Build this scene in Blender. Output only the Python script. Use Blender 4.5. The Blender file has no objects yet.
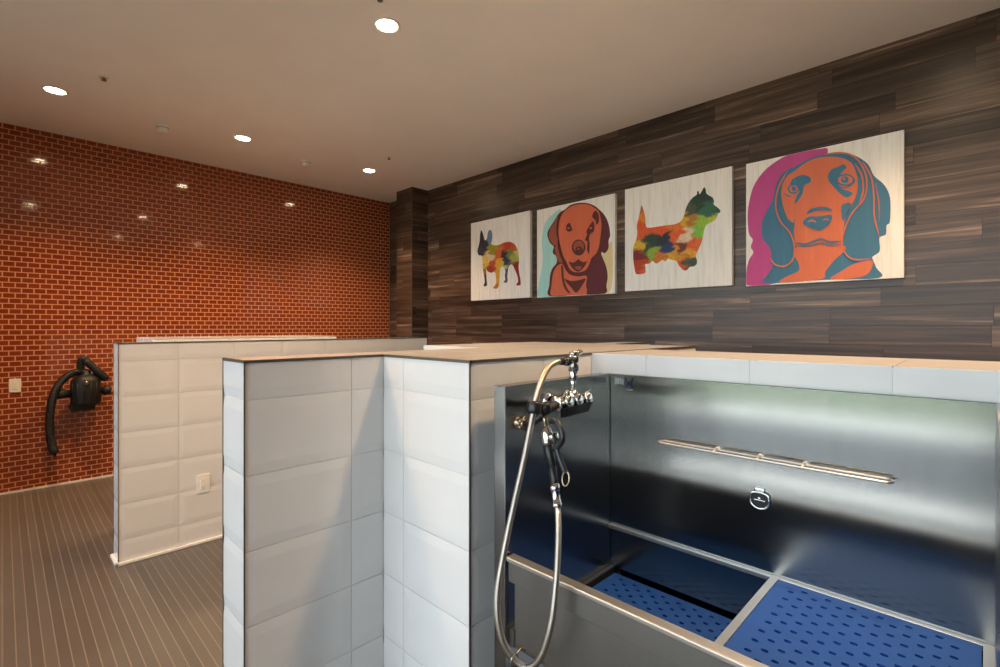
import bpy, bmesh, math, random
from mathutils import Vector, Matrix
random.seed(7)
SC = bpy.context.scene
COL = SC.collection

SKY_S, EXPO = 1.4, 0.26
# ------------------------------------------------------------------ dimensions (metres)
CEIL = 3.017
XW = 3.6388          # wood-tiled wall
YW = 5.671           # brick-tiled wall
XG = -1.55           # shopfront glazing
YB = -3.4            # wall behind
ZT = 1.268           # top of the half walls
ROWZ = [0.0, 0.139, 0.3435, 0.548, 0.7525, 0.957, 1.1615, ZT]
TW = 0.3129

# ------------------------------------------------------------------ materials
def lin(c):
    c = c / 255.0
    return c / 12.92 if c <= 0.04045 else ((c + 0.055) / 1.055) ** 2.4
def rgb(r, g, b): return (lin(r), lin(g), lin(b), 1.0)

class NT:
    def __init__(self, name):
        self.m = bpy.data.materials.new(name); self.m.use_nodes = True
        self.t = self.m.node_tree; self.n = self.t.nodes
        self.b = self.n['Principled BSDF']
    def add(self, typ, **kw):
        nd = self.n.new(typ)
        for k, v in kw.items(): setattr(nd, k, v)
        return nd
    def link(self, a, b): self.t.links.new(a, b)
    def set(self, **kw):
        names = dict(col='Base Color', rough='Roughness', metal='Metallic', spec='Specular IOR Level', coat='Coat Weight',
                     coat_r='Coat Roughness', aniso='Anisotropic', trans='Transmission Weight', ior='IOR')
        for k, v in kw.items(): self.b.inputs[names[k]].default_value = v
        return self
    def ramp(self, fac, stops):
        r = self.add('ShaderNodeValToRGB'); e = r.color_ramp.elements
        while len(e) < len(stops): e.new(0.5)
        for el, (p, c) in zip(e, stops): el.position = p; el.color = c
        self.link(fac, r.inputs[0]); return r.outputs[0]
    def noise(self, vec, scale, detail=3.0, rough=0.5, dist=0.0):
        n = self.add('ShaderNodeTexNoise')
        n.inputs['Scale'].default_value = scale; n.inputs['Detail'].default_value = detail
        n.inputs['Roughness'].default_value = rough; n.inputs['Distortion'].default_value = dist
        if vec is not None: self.link(vec, n.inputs['Vector'])
        return n.outputs['Fac']
    def mapping(self, src, scale=(1, 1, 1), loc=(0, 0, 0)):
        mp = self.add('ShaderNodeMapping'); mp.inputs['Scale'].default_value = scale; mp.inputs['Location'].default_value = loc
        self.link(src, mp.inputs['Vector']); return mp.outputs[0]
    def coord(self, which='Object'): return self.add('ShaderNodeTexCoord').outputs[which]
    def bump(self, h, strength=0.2, dist=0.002, invert=False):
        b = self.add('ShaderNodeBump', invert=invert); b.inputs['Strength'].default_value = strength; b.inputs['Distance'].default_value = dist
        self.link(h, b.inputs['Height']); self.link(b.outputs[0], self.b.inputs['Normal']); return b
    def mix(self, f, a, b, mode='MIX'):
        m = self.add('ShaderNodeMix', data_type='RGBA', blend_type=mode)
        for sock, v in ((m.inputs[0], f), (m.inputs[6], a), (m.inputs[7], b)):
            if hasattr(v, 'links'): self.link(v, sock)
            else: sock.default_value = v
        return m.outputs[2]

def simple(name, c, rough=0.5, metal=0.0, nscale=40.0, var=0.06, bump=0.0, **kw):
    """plain surface with a slight procedural tone variation"""
    k = NT(name); k.set(rough=rough, metal=metal, **kw)
    f = k.noise(k.coord(), nscale)
    d = tuple(max(0.0, x * (1 - var)) for x in c[:3]) + (1,); l = tuple(min(1.0, x * (1 + var)) for x in c[:3]) + (1,)
    k.link(k.ramp(f, [(0.3, d), (0.7, l)]), k.b.inputs['Base Color'])
    if bump: k.bump(f, bump, 0.001)
    return k.m

def steel(name, c, rough, scale, bump=0.03, aniso=0.0, wave=0.0):
    k = NT(name); k.set(metal=1.0, rough=rough, aniso=aniso)
    co = k.coord()
    g = k.noise(k.mapping(co, scale), 1.0, 4.0)
    k.link(k.ramp(g, [(0.25, tuple(x * 0.95 for x in c[:3]) + (1,)), (0.75, c)]), k.b.inputs['Base Color'])
    mr = k.add('ShaderNodeMapRange'); mr.inputs[1].default_value = 0.3; mr.inputs[2].default_value = 0.7
    mr.inputs[3].default_value = rough * 0.96; mr.inputs[4].default_value = rough * 1.05
    k.link(g, mr.inputs[0]); k.link(mr.outputs[0], k.b.inputs['Roughness'])
    bp = k.bump(g, bump, 0.001) if bump else None
    if aniso:
        tg = k.add('ShaderNodeTangent', direction_type='RADIAL', axis='Z'); k.link(tg.outputs[0], k.b.inputs['Tangent'])
    if wave:
        w = k.noise(k.mapping(co, (1, 1.3, 3.2)), 1.0, 1.0)
        b2 = k.add('ShaderNodeBump'); b2.inputs['Strength'].default_value = wave; b2.inputs['Distance'].default_value = 0.02
        k.link(w, b2.inputs['Height']); k.link(b2.outputs[0], bp.inputs['Normal'] if bp else k.b.inputs['Normal'])
    return k.m

def m_brick():
    k = NT('glazed_brick_tile'); k.set(spec=0.5)
    uv = k.coord('UV')
    t = k.add('ShaderNodeTexBrick'); k.link(uv, t.inputs['Vector'])
    t.offset = 0.5; t.squash = 1.0
    t.inputs['Scale'].default_value = 1.0
    t.inputs['Color1'].default_value = rgb(*BRICK1); t.inputs['Color2'].default_value = rgb(*BRICK2)
    t.inputs['Mortar'].default_value = rgb(*GROUT)
    t.inputs['Mortar Size'].default_value = 0.0042; t.inputs['Mortar Smooth'].default_value = 0.15
    t.inputs['Brick Width'].default_value = 0.0745; t.inputs['Row Height'].default_value = 0.0431
    k.link(t.outputs['Color'], k.b.inputs['Base Color'])
    mr = k.add('ShaderNodeMapRange'); mr.inputs[3].default_value = 0.06; mr.inputs[4].default_value = 0.75
    k.link(t.outputs['Fac'], mr.inputs[0]); k.link(mr.outputs[0], k.b.inputs['Roughness'])
    wob = k.noise(uv, 9.0, 1.0)
    b = k.bump(t.outputs['Fac'], 0.55, 0.0025, True)
    b2 = k.add('ShaderNodeBump'); b2.inputs['Strength'].default_value = 0.03; b2.inputs['Distance'].default_value = 0.003
    k.link(wob, b2.inputs['Height']); k.link(b2.outputs[0], b.inputs['Normal'])
    return k.m

def m_plank():
    k = NT('wood_look_plank_tile'); k.set(spec=0.45)
    uv = k.coord('UV')
    f1 = k.noise(k.mapping(uv, (0.9, 24, 1)), 1.0, 5.0, 0.62, 0.6)
    f2 = k.noise(k.mapping(uv, (2.2, 95, 1), (3, 7, 0)), 1.0, 4.0, 0.6)
    c = k.ramp(f1, [(0.28, rgb(48, 36, 30)), (0.46, rgb(76, 60, 51)), (0.60, rgb(102, 84, 72)), (0.70, rgb(152, 128, 108))])
    c2 = k.ramp(f2, [(0.3, (0.62, 0.62, 0.62, 1)), (0.7, (1.12, 1.1, 1.06, 1))])
    c = k.mix(1.0, c, c2, 'MULTIPLY')
    at = k.add('ShaderNodeAttribute', attribute_name='tint')
    c = k.mix(1.0, c, at.outputs['Color'], 'MULTIPLY')
    k.link(c, k.b.inputs['Base Color'])
    mr = k.add('ShaderNodeMapRange'); mr.inputs[3].default_value = 0.28; mr.inputs[4].default_value = 0.42
    k.link(f1, mr.inputs[0]); k.link(mr.outputs[0], k.b.inputs['Roughness'])
    k.bump(f2, 0.12, 0.0006)
    return k.m

def m_floor():
    k = NT('mosaic_floor_tile'); k.set(spec=0.4)
    uv = k.coord('UV')
    t = k.add('ShaderNodeTexBrick'); k.link(uv, t.inputs['Vector']); t.offset = 0.0
    t.inputs['Scale'].default_value = 1.0; t.inputs['Brick Width'].default_value = 0.048; t.inputs['Row Height'].default_value = 0.0405
    t.inputs['Mortar Size'].default_value = 0.0017; t.inputs['Mortar Smooth'].default_value = 0.1
    t.inputs['Color1'].default_value = rgb(92, 86, 80); t.inputs['Color2'].default_value = rgb(84, 78, 73); t.inputs['Mortar'].default_value = rgb(150, 140, 128)
    # finer joints across the strips
    w = k.add('ShaderNodeTexBrick'); k.link(uv, w.inputs['Vector']); w.offset = 0.0
    w.inputs['Scale'].default_value = 1.0; w.inputs['Brick Width'].default_value = 0.024; w.inputs['Row Height'].default_value = 0.0405
    w.inputs['Mortar Size'].default_value = 0.0013
    w.inputs['Color1'].default_value = w.inputs['Color2'].default_value = (1, 1, 1, 1); w.inputs['Mortar'].default_value = (0.62, 0.6, 0.58, 1)
    # only long joints (rows) stay light: second texture has very long bricks
    t.inputs['Brick Width'].default_value = 60.0
    c = k.mix(1.0, t.outputs['Color'], w.outputs['Color'], 'MULTIPLY')
    n = k.noise(uv, 1.6, 3.0)
    c = k.mix(1.0, c, k.ramp(n, [(0.3, (0.9, 0.9, 0.9, 1)), (0.7, (1.05, 1.05, 1.05, 1))]), 'MULTIPLY')
    k.link(c, k.b.inputs['Base Color'])
    k.set(rough=0.33)
    k.bump(t.outputs['Fac'], 0.3, 0.001, True)
    return k.m

def m_grass():
    k = NT('grass'); k.set(rough=0.9)
    f = k.noise(k.coord(), 3.0, 6.0, 0.7)
    k.link(k.ramp(f, [(0.3, rgb(70, 80, 58)), (0.7, rgb(108, 116, 94))]), k.b.inputs['Base Color'])
    return k.m

def m_canvas():
    k = NT('whitewashed_wood_board'); k.set(rough=0.7)
    co = k.coord('Generated')
    f = k.noise(k.mapping(co, (1, 30, 2.0)), 1.0, 6.0, 0.7)
    k.link(k.ramp(f, [(0.25, rgb(214, 208, 198)), (0.5, rgb(241, 237, 230)), (0.75, rgb(247, 244, 239))]), k.b.inputs['Base Color'])
    return k.m

def m_paint(name, c):
    k = NT(name); k.set(rough=0.65)
    f = k.noise(k.mapping(k.coord(), (1, 26, 2.2)), 1.0, 5.0, 0.7)
    hi = tuple(min(1, x * 1.18 + 0.015) for x in c[:3]) + (1,); lo = tuple(x * 0.9 for x in c[:3]) + (1,)
    k.link(k.ramp(f, [(0.3, lo), (0.62, c), (0.75, hi)]), k.b.inputs['Base Color'])
    return k.m

def m_watercolour():
    k = NT('patchwork_paint'); k.set(rough=0.65)
    at = k.add('ShaderNodeAttribute', attribute_name='paint')
    f = k.noise(k.coord(), 55.0, 5.0, 0.7)
    c = k.mix(1.0, at.outputs['Color'], k.ramp(f, [(0.3, (0.72, 0.72, 0.72, 1)), (0.7, (1.2, 1.2, 1.2, 1))]), 'MULTIPLY')
    k.link(c, k.b.inputs['Base Color'])
    return k.m

def m_glass():
    k = NT('clear_glazing')
    for nd in list(k.n):
        if nd.type == 'BSDF_PRINCIPLED': k.n.remove(nd)
    out = [n for n in k.n if n.type == 'OUTPUT_MATERIAL'][0]
    tr = k.add('ShaderNodeBsdfTransparent'); gl = k.add('ShaderNodeBsdfGlossy'); gl.inputs['Roughness'].default_value = 0.0
    tr.inputs[0].default_value = (0.97, 0.985, 0.98, 1)
    fr = k.add('ShaderNodeFresnel'); fr.inputs[0].default_value = 1.45
    mx = k.add('ShaderNodeMixShader'); k.link(fr.outputs[0], mx.inputs[0]); k.link(tr.outputs[0], mx.inputs[1]); k.link(gl.outputs[0], mx.inputs[2])
    k.link(mx.outputs[0], out.inputs[0]); return k.m

def m_emit(name, c, s):
    k = NT(name); k.set(col=(0.9, 0.9, 0.9, 1), rough=0.5)
    k.b.inputs['Emission Color'].default_value = c; k.b.inputs['Emission Strength'].default_value = s
    return k.m

def m_hose():
    k = NT('stainless_hose'); k.set(metal=1.0, rough=0.3, col=rgb(196, 188, 176))
    w = k.add('ShaderNodeTexWave', wave_type='BANDS', bands_direction='X'); w.inputs['Scale'].default_value = 80.0
    k.link(k.coord('UV'), w.inputs['Vector']); k.bump(w.outputs['Fac'], 0.5, 0.001)
    return k.m

def m_rib(name, c):
    k = NT(name); k.set(rough=0.5, col=c)
    w = k.add('ShaderNodeTexWave', wave_type='BANDS', bands_direction='X'); w.inputs['Scale'].default_value = 22.0
    k.link(k.coord('UV'), w.inputs['Vector']); k.bump(w.outputs['Fac'], 0.8, 0.004)
    return k.m

BRICK1 = (140, 60, 30); BRICK2 = (128, 52, 26); GROUT = (204, 146, 108)
M = dict(
    brick=m_brick(), plank=m_plank(), floor=m_floor(), canvas=m_canvas(), grass=m_grass(), glass=m_glass(),
    tile=simple('white_bevelled_tile', rgb(216, 214, 211), 0.13, nscale=6, var=0.02),
    grout=simple('pale_grout', rgb(214, 210, 204), 0.7),
    dgrout=simple('dark_grout', rgb(44, 34, 29), 0.8),
    ceiling=simple('painted_ceiling', rgb(240, 234, 229), 0.85, nscale=3, var=0.015),
    darkwall=simple('dark_painted_plaster', rgb(128, 114, 104), 0.7, nscale=8, var=0.02),
    plaster=simple('painted_plaster', rgb(214, 206, 198), 0.8, nscale=8, var=0.02),
    trim=simple('dark_metal_edge_trim', rgb(100, 92, 84), 0.4, 0.5),
    trimlight=simple('bronze_corner_strip', rgb(150, 122, 98), 0.4, 0.6),
    white=simple('white_plastic', rgb(232, 228, 220), 0.4),
    offwhite=simple('aged_white_plastic', rgb(226, 222, 214), 0.5),
    alu=simple('anodised_frame', rgb(120, 120, 122), 0.4, 1.0),
    steel=steel('brushed_stainless_sheet', rgb(150, 151, 151), 0.24, (40.0, 40.0, 2.0), 0.0, 0.85, 0.0),
    steelv=steel('brushed_stainless_back', rgb(148, 151, 150), 0.18, (2.0, 60.0, 2.0), 0.0, 0.93, 0.004),
    satin=steel('satin_stainless_front', rgb(140, 138, 134), 0.38, (40.0, 40.0, 2.0), 0.0),
    bright=steel('polished_stainless', rgb(206, 200, 190), 0.36, (60, 60, 4), 0.01),
    chrome=simple('chrome', rgb(222, 220, 216), 0.07, 1.0),
    brass=simple('worn_brass', rgb(172, 152, 124), 0.22, 1.0),
    black=simple('black_plastic', rgb(22, 21, 22), 0.38),
    rubber=simple('black_rubber', rgb(18, 16, 15), 0.6),
    dryer=simple('black_crinkle_metal', rgb(12, 11, 10), 0.55, nscale=90, bump=0.1),
    blue=simple('blue_plastic_mat', rgb(20, 74, 156), 0.5, nscale=30, var=0.05),
    navy=simple('navy_print', rgb(28, 30, 62), 0.5), greyprint=simple('grey_print', rgb(150, 152, 160), 0.5),
    hose=m_hose(), dhose=m_rib('black_ribbed_hose', rgb(13, 12, 12)),
    lamp=m_emit('lit_lamp_lens', (1.0, 0.80, 0.52, 1), 60.0),
    concrete=simple('pale_concrete', rgb(226, 225, 221), 0.8, nscale=5), asphalt=simple('asphalt', rgb(80, 82, 85), 0.9, nscale=20, var=0.15),
    patch=m_watercolour(),
)
PAINT = dict(teal=(172, 222, 216), cream=(228, 208, 156), maroon=(92, 38, 38), orange=(216, 108, 74), rust=(160, 82, 60), plum=(98, 36, 46),
             pink=(200, 76, 144), blue=(66, 120, 150), horange=(224, 118, 82))
PM = {k: m_paint('paint_' + k, rgb(*v)) for k, v in PAINT.items()}

# ------------------------------------------------------------------ mesh helpers
def new(): return bmesh.new()
def box(bm, a, b, bev=0.0, seg=2):
    x0, x1 = sorted((a[0], b[0])); y0, y1 = sorted((a[1], b[1])); z0, z1 = sorted((a[2], b[2]))
    r = bmesh.ops.create_cube(bm, size=1.0)
    vs = r['verts']
    bmesh.ops.scale(bm, vec=(x1 - x0, y1 - y0, z1 - z0), verts=vs)
    bmesh.ops.translate(bm, vec=((x0 + x1) / 2, (y0 + y1) / 2, (z0 + z1) / 2), verts=vs)
    if bev:
        es = list({e for v in vs for e in v.link_edges})
        bmesh.ops.bevel(bm, geom=es, offset=bev, segments=seg, affect='EDGES', profile=0.5)
    return bm
def basis(d):
    d = Vector(d).normalized()
    u = d.orthogonal().normalized(); return u, d.cross(u).normalized(), d
def lathe(bm, p, axis, prof, n=24):
    """prof: list of (distance along axis, radius)"""
    u, v, d = basis(axis); p = Vector(p); rings = []
    for t, r in prof:
        if r < 1e-6: rings.append([bm.verts.new(p + d * t)])
        else: rings.append([bm.verts.new(p + d * t + (u * math.cos(2 * math.pi * i / n) + v * math.sin(2 * math.pi * i / n)) * r) for i in range(n)])
    for A, B in zip(rings, rings[1:]):
        for i in range(n):
            j = (i + 1) % n
            if len(A) == 1 and len(B) == 1: continue
            if len(A) == 1: f = bm.faces.new((A[0], B[j], B[i]))
            elif len(B) == 1: f = bm.faces.new((A[i], A[j], B[0]))
            else: f = bm.faces.new((A[i], A[j], B[j], B[i]))
            f.smooth = True
    return bm
def cyl(bm, a, b, r, r2=None, n=20, ch=0.0):
    a, b = Vector(a), Vector(b); L = (b - a).length; r2 = r if r2 is None else r2
    if ch: prof = [(0, 0), (0, r - ch), (ch, r), (L - ch, r2), (L, r2 - ch), (L, 0)]
    else: prof = [(0, 0), (0, r), (L, r2), (L, 0)]
    return lathe(bm, a, b - a, prof, n)
def catmull(pts, n=8, closed=False):
    P = [Vector(p) for p in pts]; out = []
    if closed: Q = [P[-1]] + P + [P[0], P[1]]
    else: Q = [P[0] * 2 - P[1]] + P + [P[-1] * 2 - P[-2]]
    for i in range(1, len(Q) - 2):
        a, b, c, d = Q[i - 1:i + 3]
        for k in range(n):
            t = k / n
            out.append(0.5 * ((2 * b) + (c - a) * t + (2 * a - 5 * b + 4 * c - d) * t * t + (3 * b - a - 3 * c + d) * t ** 3))
    if not closed: out.append(P[-1])
    return out
def tube(bm, pts, r, n=14, closed=False, caps=True):
    uvl = bm.loops.layers.uv.verify()
    pts = [Vector(p) for p in pts]; N = len(pts); rings = []; L = [0.0]
    for i in range(1, N): L.append(L[-1] + (pts[i] - pts[i - 1]).length)
    prev = None
    for i, p in enumerate(pts):
        if closed: t = (pts[(i + 1) % N] - pts[i - 1])
        else: t = pts[min(i + 1, N - 1)] - pts[max(i - 1, 0)]
        t.normalize()
        if prev is None: u = t.orthogonal().normalized()
        else: u = (prev - t * prev.dot(t)).normalized()
        prev = u; v = t.cross(u); rr = r[i] if isinstance(r, (list, tuple)) else r
        rings.append([bm.verts.new(p + (u * math.cos(2 * math.pi * k / n) + v * math.sin(2 * math.pi * k / n)) * rr) for k in range(n)])
    m = N if closed else N - 1
    for i in range(m):
        A, B = rings[i], rings[(i + 1) % N]
        l0 = L[i]; l1 = L[(i + 1) % N] if i + 1 < N else L[i] + 0.01
        for k in range(n):
            j = (k + 1) % n
            f = bm.faces.new((A[k], A[j], B[j], B[k])); f.smooth = True
            for lp, uv in zip(f.loops, ((l0, k / n), (l0, (k + 1) / n), (l1, (k + 1) / n), (l1, k / n))): lp[uvl].uv = uv
    if caps and not closed:
        bm.faces.new(list(reversed(rings[0]))); bm.faces.new(rings[-1])
    return bm
def extrude_poly(bm, pts, vec):
    """closed outline pts extruded along vec"""
    vec = Vector(vec); A = [bm.verts.new(Vector(p)) for p in pts]; B = [bm.verts.new(Vector(p) + vec) for p in pts]
    n = len(A)
    f1 = bm.faces.new(A); f2 = bm.faces.new(list(reversed(B)))
    for i in range(n):
        j = (i + 1) % n; bm.faces.new((A[j], A[i], B[i], B[j]))
    bmesh.ops.triangulate(bm, faces=[f1, f2])
    return bm

def obj(name, bm, mats, parent=None, origin=None, label=None, recalc=True, children_ok=True):
    if recalc: bmesh.ops.recalc_face_normals(bm, faces=bm.faces[:])
    me = bpy.data.meshes.new(name)
    if parent is not None:
        off = parent.matrix_world_loc if hasattr(parent, 'matrix_world_loc') else wloc(parent)
    else:
        if origin is None:
            xs = [v.co for v in bm.verts]
            origin = ((min(v.x for v in xs) + max(v.x for v in xs)) / 2, (min(v.y for v in xs) + max(v.y for v in xs)) / 2, min(v.z for v in xs))
        off = Vector(origin)
    bmesh.ops.translate(bm, vec=-off, verts=bm.verts[:])
    bm.to_mesh(me); bm.free()
    for m in (mats if isinstance(mats, (list, tuple)) else [mats]): me.materials.append(m)
    o = bpy.data.objects.new(name, me); COL.objects.link(o)
    if parent is not None: o.parent = parent
    else: o.location = off
    if label: o['label'] = label
    return o
def wloc(o):
    v = Vector((0, 0, 0))
    while o is not None: v = v + Vector(o.location); o = o.parent
    return v
def thing(name, loc, label, cat, group=None):
    o = bpy.data.objects.new(name, None); COL.objects.link(o); o.location = loc; o.empty_display_size = 0.1
    return tag(o, label, cat, group)
def tag(o, label, cat, group=None, kind=None):
    o['label'] = label; o['category'] = cat
    if group: o['group'] = group
    if kind: o['kind'] = kind
    return o
def struct(o, label, cat): return tag(o, label, cat, None, 'structure')

def quad_uv(bm, pts, uvs, mi=0):
    uvl = bm.loops.layers.uv.verify()
    f = bm.faces.new([bm.verts.new(Vector(p)) for p in pts]); f.material_index = mi
    for lp, uv in zip(f.loops, uvs): lp[uvl].uv = uv
    return f

# tiled face: origin + u*U + v*V, tops of the tiles on the plane given; 'cut' sides get no bevel
def tiled(bm, O, U, V, N, us, vs, ucut=(True, True), vcut=(True, True), h=0.0048, bev=0.030, g=0.0009, flat=False, mi=0):
    O, U, V, N = map(Vector, (O, U, V, N))
    P = lambda u, v, d: O + U * u + V * v + N * d
    for i in range(len(us) - 1):
        for j in range(len(vs) - 1):
            u0, u1, v0, v1 = us[i] + g, us[i + 1] - g, vs[j] + g, vs[j + 1] - g
            bl = 0.0 if flat or (i == 0 and ucut[0]) else bev
            br = 0.0 if flat or (i == len(us) - 2 and ucut[1]) else bev
            bb = 0.0 if flat or (j == 0 and vcut[0]) else bev
            bt = 0.0 if flat or (j == len(vs) - 2 and vcut[1]) else bev
            if bl + br > (u1 - u0) * 0.85: s = (u1 - u0) * 0.85 / (bl + br); bl *= s; br *= s
            out = [(u0, v0), (u1, v0), (u1, v1), (u0, v1)]
            inn = [(u0 + bl, v0 + bb), (u1 - br, v0 + bb), (u1 - br, v1 - bt), (u0 + bl, v1 - bt)]
            A = [bm.verts.new(P(u, v, -h)) for u, v in out]
            lo = 0.0024                                  # little upright edge at the joint before the bevel starts
            Bv = [bm.verts.new(P(u, v, -h + lo if not flat else 0)) for u, v in out]
            C = [bm.verts.new(P(u, v, 0)) for u, v in inn]
            fs = []
            for k in range(4):
                l = (k + 1) % 4
                fs.append(bm.faces.new((A[k], A[l], Bv[l], Bv[k]))); fs.append(bm.faces.new((Bv[k], Bv[l], C[l], C[k])))
            fs.append(bm.faces.new(C))
            for f in fs: f.material_index = mi
def cuts(a, b, first, pitch=TW):
    """joint positions between a and b; one joint falls on 'first'"""
    k = math.ceil((a + 0.02 - first) / pitch); out = [a]
    x = first + k * pitch
    while x < b - 0.02:
        out.append(x); x += pitch
    return out + [b]

def planks(bm, O, U, V, N, W, H, row=0.114, length=0.72, seed=1):
    rnd = random.Random(seed); O, U, V, N = map(Vector, (O, U, V, N)); uvl = bm.loops.layers.uv.verify(); cl = bm.loops.layers.float_color.new('tint') if 'tint' not in bm.loops.layers.float_color else bm.loops.layers.float_color['tint']
    g = 0.0009; j = 0; z = 0.0
    while z < H - 0.005:
        z1 = min(z + row, H); x = -rnd.random() * length
        while x < W:
            x1 = x + length; a, b = max(x, 0), min(x1, W)
            if b - a > 0.01:
                t = rnd.choice((0.55, 0.75, 0.9, 1.05, 1.2, 1.45)); warm = rnd.uniform(-0.04, 0.05)
                ru, rv = rnd.random() * 40, rnd.random() * 40
                fl = rnd.choice((-1, 1))
                pts = [(a + g, z + g), (b - g, z + g), (b - g, z1 - g), (a + g, z1 - g)]
                vs = [bm.verts.new(O + U * u + V * v) for u, v in pts]
                f = bm.faces.new(vs)
                if f.normal.length == 0: f.normal_update()
                for lp, (u, v) in zip(f.loops, pts):
                    lp[uvl].uv = (u * fl + ru, v * fl + rv); lp[cl] = (t + warm, t, t - warm, 1)
            x = x1
        z = z1; j += 1

# ------------------------------------------------------------------ the room
bm = new(); quad_uv(bm, [(XG, YB, 0), (XW, YB, 0), (XW, YW, 0), (XG, YW, 0)], [(YB, XG), (YB, XW), (YW, XW), (YW, XG)])
struct(obj('floor', bm, M['floor'], origin=(0, 0, 0), recalc=False), 'grey brown mosaic tile floor with pale joints', 'floor')
bm = new(); box(bm, (XG - 0.15, YB - 0.1, CEIL), (XW + 0.15, YW + 0.15, CEIL + 0.12))
struct(obj('ceiling', bm, M['ceiling']), 'plain painted ceiling above the wash room', 'ceiling')
bm = new(); quad_uv(bm, [(XG, YW, 0), (XW, YW, 0), (XW, YW, CEIL), (XG, YW, CEIL)], [(XG, 0), (XW, 0), (XW, CEIL), (XG, CEIL)])
box(bm, (XG, YW + 0.002, 0), (XW + 0.15, YW + 0.15, CEIL))
struct(obj('wall_far', bm, M['brick'], recalc=False), 'far wall of glazed red brick tiles with pale joints', 'wall')
bm = new(); box(bm, (XG + 0.001, YW - 0.008, 0), (XW - 0.24, YW - 0.0005, 0.016))
struct(obj('baseboard_far', bm, M['white']), 'thin pale strip along the foot of the brick wall', 'baseboard')
bm = new(); box(bm, (XW - 0.007, YW - 0.007, 0.016), (XW - 0.0005, YW - 0.0005, CEIL)); struct(obj('trim_1', bm, M['trimlight']), 'slim upright corner strip where brick and plank tiles meet', 'corner trim')
bm = new(); planks(bm, (XW, YB, 0), (0, 1, 0), (0, 0, 1), (-1, 0, 0), YW - YB, CEIL, seed=5)
for f in bm.faces: f.material_index = 0
box(bm, (XW + 0.001, YB, 0), (XW + 0.15, YW, CEIL))
for f in bm.faces[-6:]: f.material_index = 1
for f in list(bm.faces):
    if len(f.verts) == 4 and all(abs(v.co.x - XW) < 1e-6 for v in f.verts):
        if f.normal.x > 0: f.normal_flip()
struct(obj('wall_right', bm, [M['plank'], M['dgrout']], recalc=False), 'long wall clad in dark wood-look plank tiles', 'wall')
# tiled column in the corner
bm = new(); CX, CY0, CY1 = 3.404, 4.826, 5.150
planks(bm, (CX, CY0, 0), (0, 1, 0), (0, 0, 1), (-1, 0, 0), CY1 - CY0, CEIL, seed=11)
planks(bm, (CX, CY0, 0), (1, 0, 0), (0, 0, 1), (0, -1, 0), XW - CX, CEIL, seed=12)
planks(bm, (CX, CY1, 0), (1, 0, 0), (0, 0, 1), (0, 1, 0), XW - CX, CEIL, seed=13)
nf = len(bm.faces); box(bm, (CX + 0.001, CY0 + 0.001, 0), (XW, CY1 - 0.001, CEIL)); bm.faces.ensure_lookup_table()
for f in bm.faces[nf:]: f.material_index = 1
nf2 = len(bm.faces); box(bm, (CX - 0.003, CY0 - 0.003, 0), (CX + 0.003, CY0 + 0.003, CEIL)); bm.faces.ensure_lookup_table()
for f in bm.faces[nf2:]: f.material_index = 2
struct(obj('column', bm, [M['plank'], M['dgrout'], M['trim']], recalc=False), 'square column clad in wood-look tiles between the brick wall and the paintings', 'column')
bm = new(); box(bm, (XG - 0.15, YB - 0.12, 0), (XW + 0.15, YB, CEIL))
struct(obj('wall_back', bm, M['darkwall']), 'plain painted wall behind the wash bay', 'wall')
# glazed street front
GY0, GY1, GH = -1.9, 4.3, 2.85
bm = new()
box(bm, (XG - 0.15, GY1, 0), (XG, YW + 0.15, CEIL)); box(bm, (XG - 0.15, YB - 0.12, 0), (XG, GY0, CEIL)); box(bm, (XG - 0.15, GY0, GH), (XG, GY1, CEIL))
struct(obj('wall_left', bm, M['plaster']), 'painted wall around the glazed street front', 'wall')
win = thing('window_1', (XG - 0.05, (GY0 + GY1) / 2, 0), 'full height shopfront window facing the street', 'window'); win['kind'] = 'structure'
bm = new()
for y in (GY0, GY0 + (GY1 - GY0) / 3, GY0 + 2 * (GY1 - GY0) / 3, GY1):
    a = min(max(y, GY0 + 0.025), GY1 - 0.025); box(bm, (XG - 0.09, a - 0.025, 0), (XG - 0.02, a + 0.025, GH), 0.003)
box(bm, (XG - 0.09, GY0, 0), (XG - 0.02, GY1, 0.03), 0.003); box(bm, (XG - 0.09, GY0, GH - 0.06), (XG - 0.02, GY1, GH), 0.003)
obj('window_frame', bm, M['alu'], win)
for i in range(3):
    w = (GY1 - GY0) / 3
    bm = new(); box(bm, (XG - 0.058, GY0 + w * i + 0.02, 0.02), (XG - 0.052, GY0 + w * (i + 1) - 0.02, GH - 0.05)); obj('pane', bm, M['glass'], win)
# outside
bm = new(); box(bm, (XG - 0.62, -14, -0.2), (XG - 0.15, 18, -0.015)); struct(obj('sidewalk', bm, M['concrete']), 'pale concrete pavement outside the shopfront', 'pavement')
bm = new(); box(bm, (XG - 3.6, -20, -0.3), (XG - 0.62, 24, -0.10)); struct(obj('street', bm, M['asphalt']), 'grey asphalt road outside', 'road')
bm = new(); box(bm, (XG - 4.3, -22, -0.3), (XG - 3.6, 26, 0.02)); struct(obj('pavement', bm, M['concrete']), 'concrete pavement across the road', 'pavement')
bm = new(); box(bm, (XG - 60, -60, -0.4), (XG - 4.3, 60, -0.02)); struct(obj('lawn', bm, M['grass']), 'green lawn beyond the road', 'lawn')

# ------------------------------------------------------------------ half walls
def edge_trim(bm, x, y, z0, z1, s=0.0018): box(bm, (x - s, y - s, z0), (x + s, y + s, z1))
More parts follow.
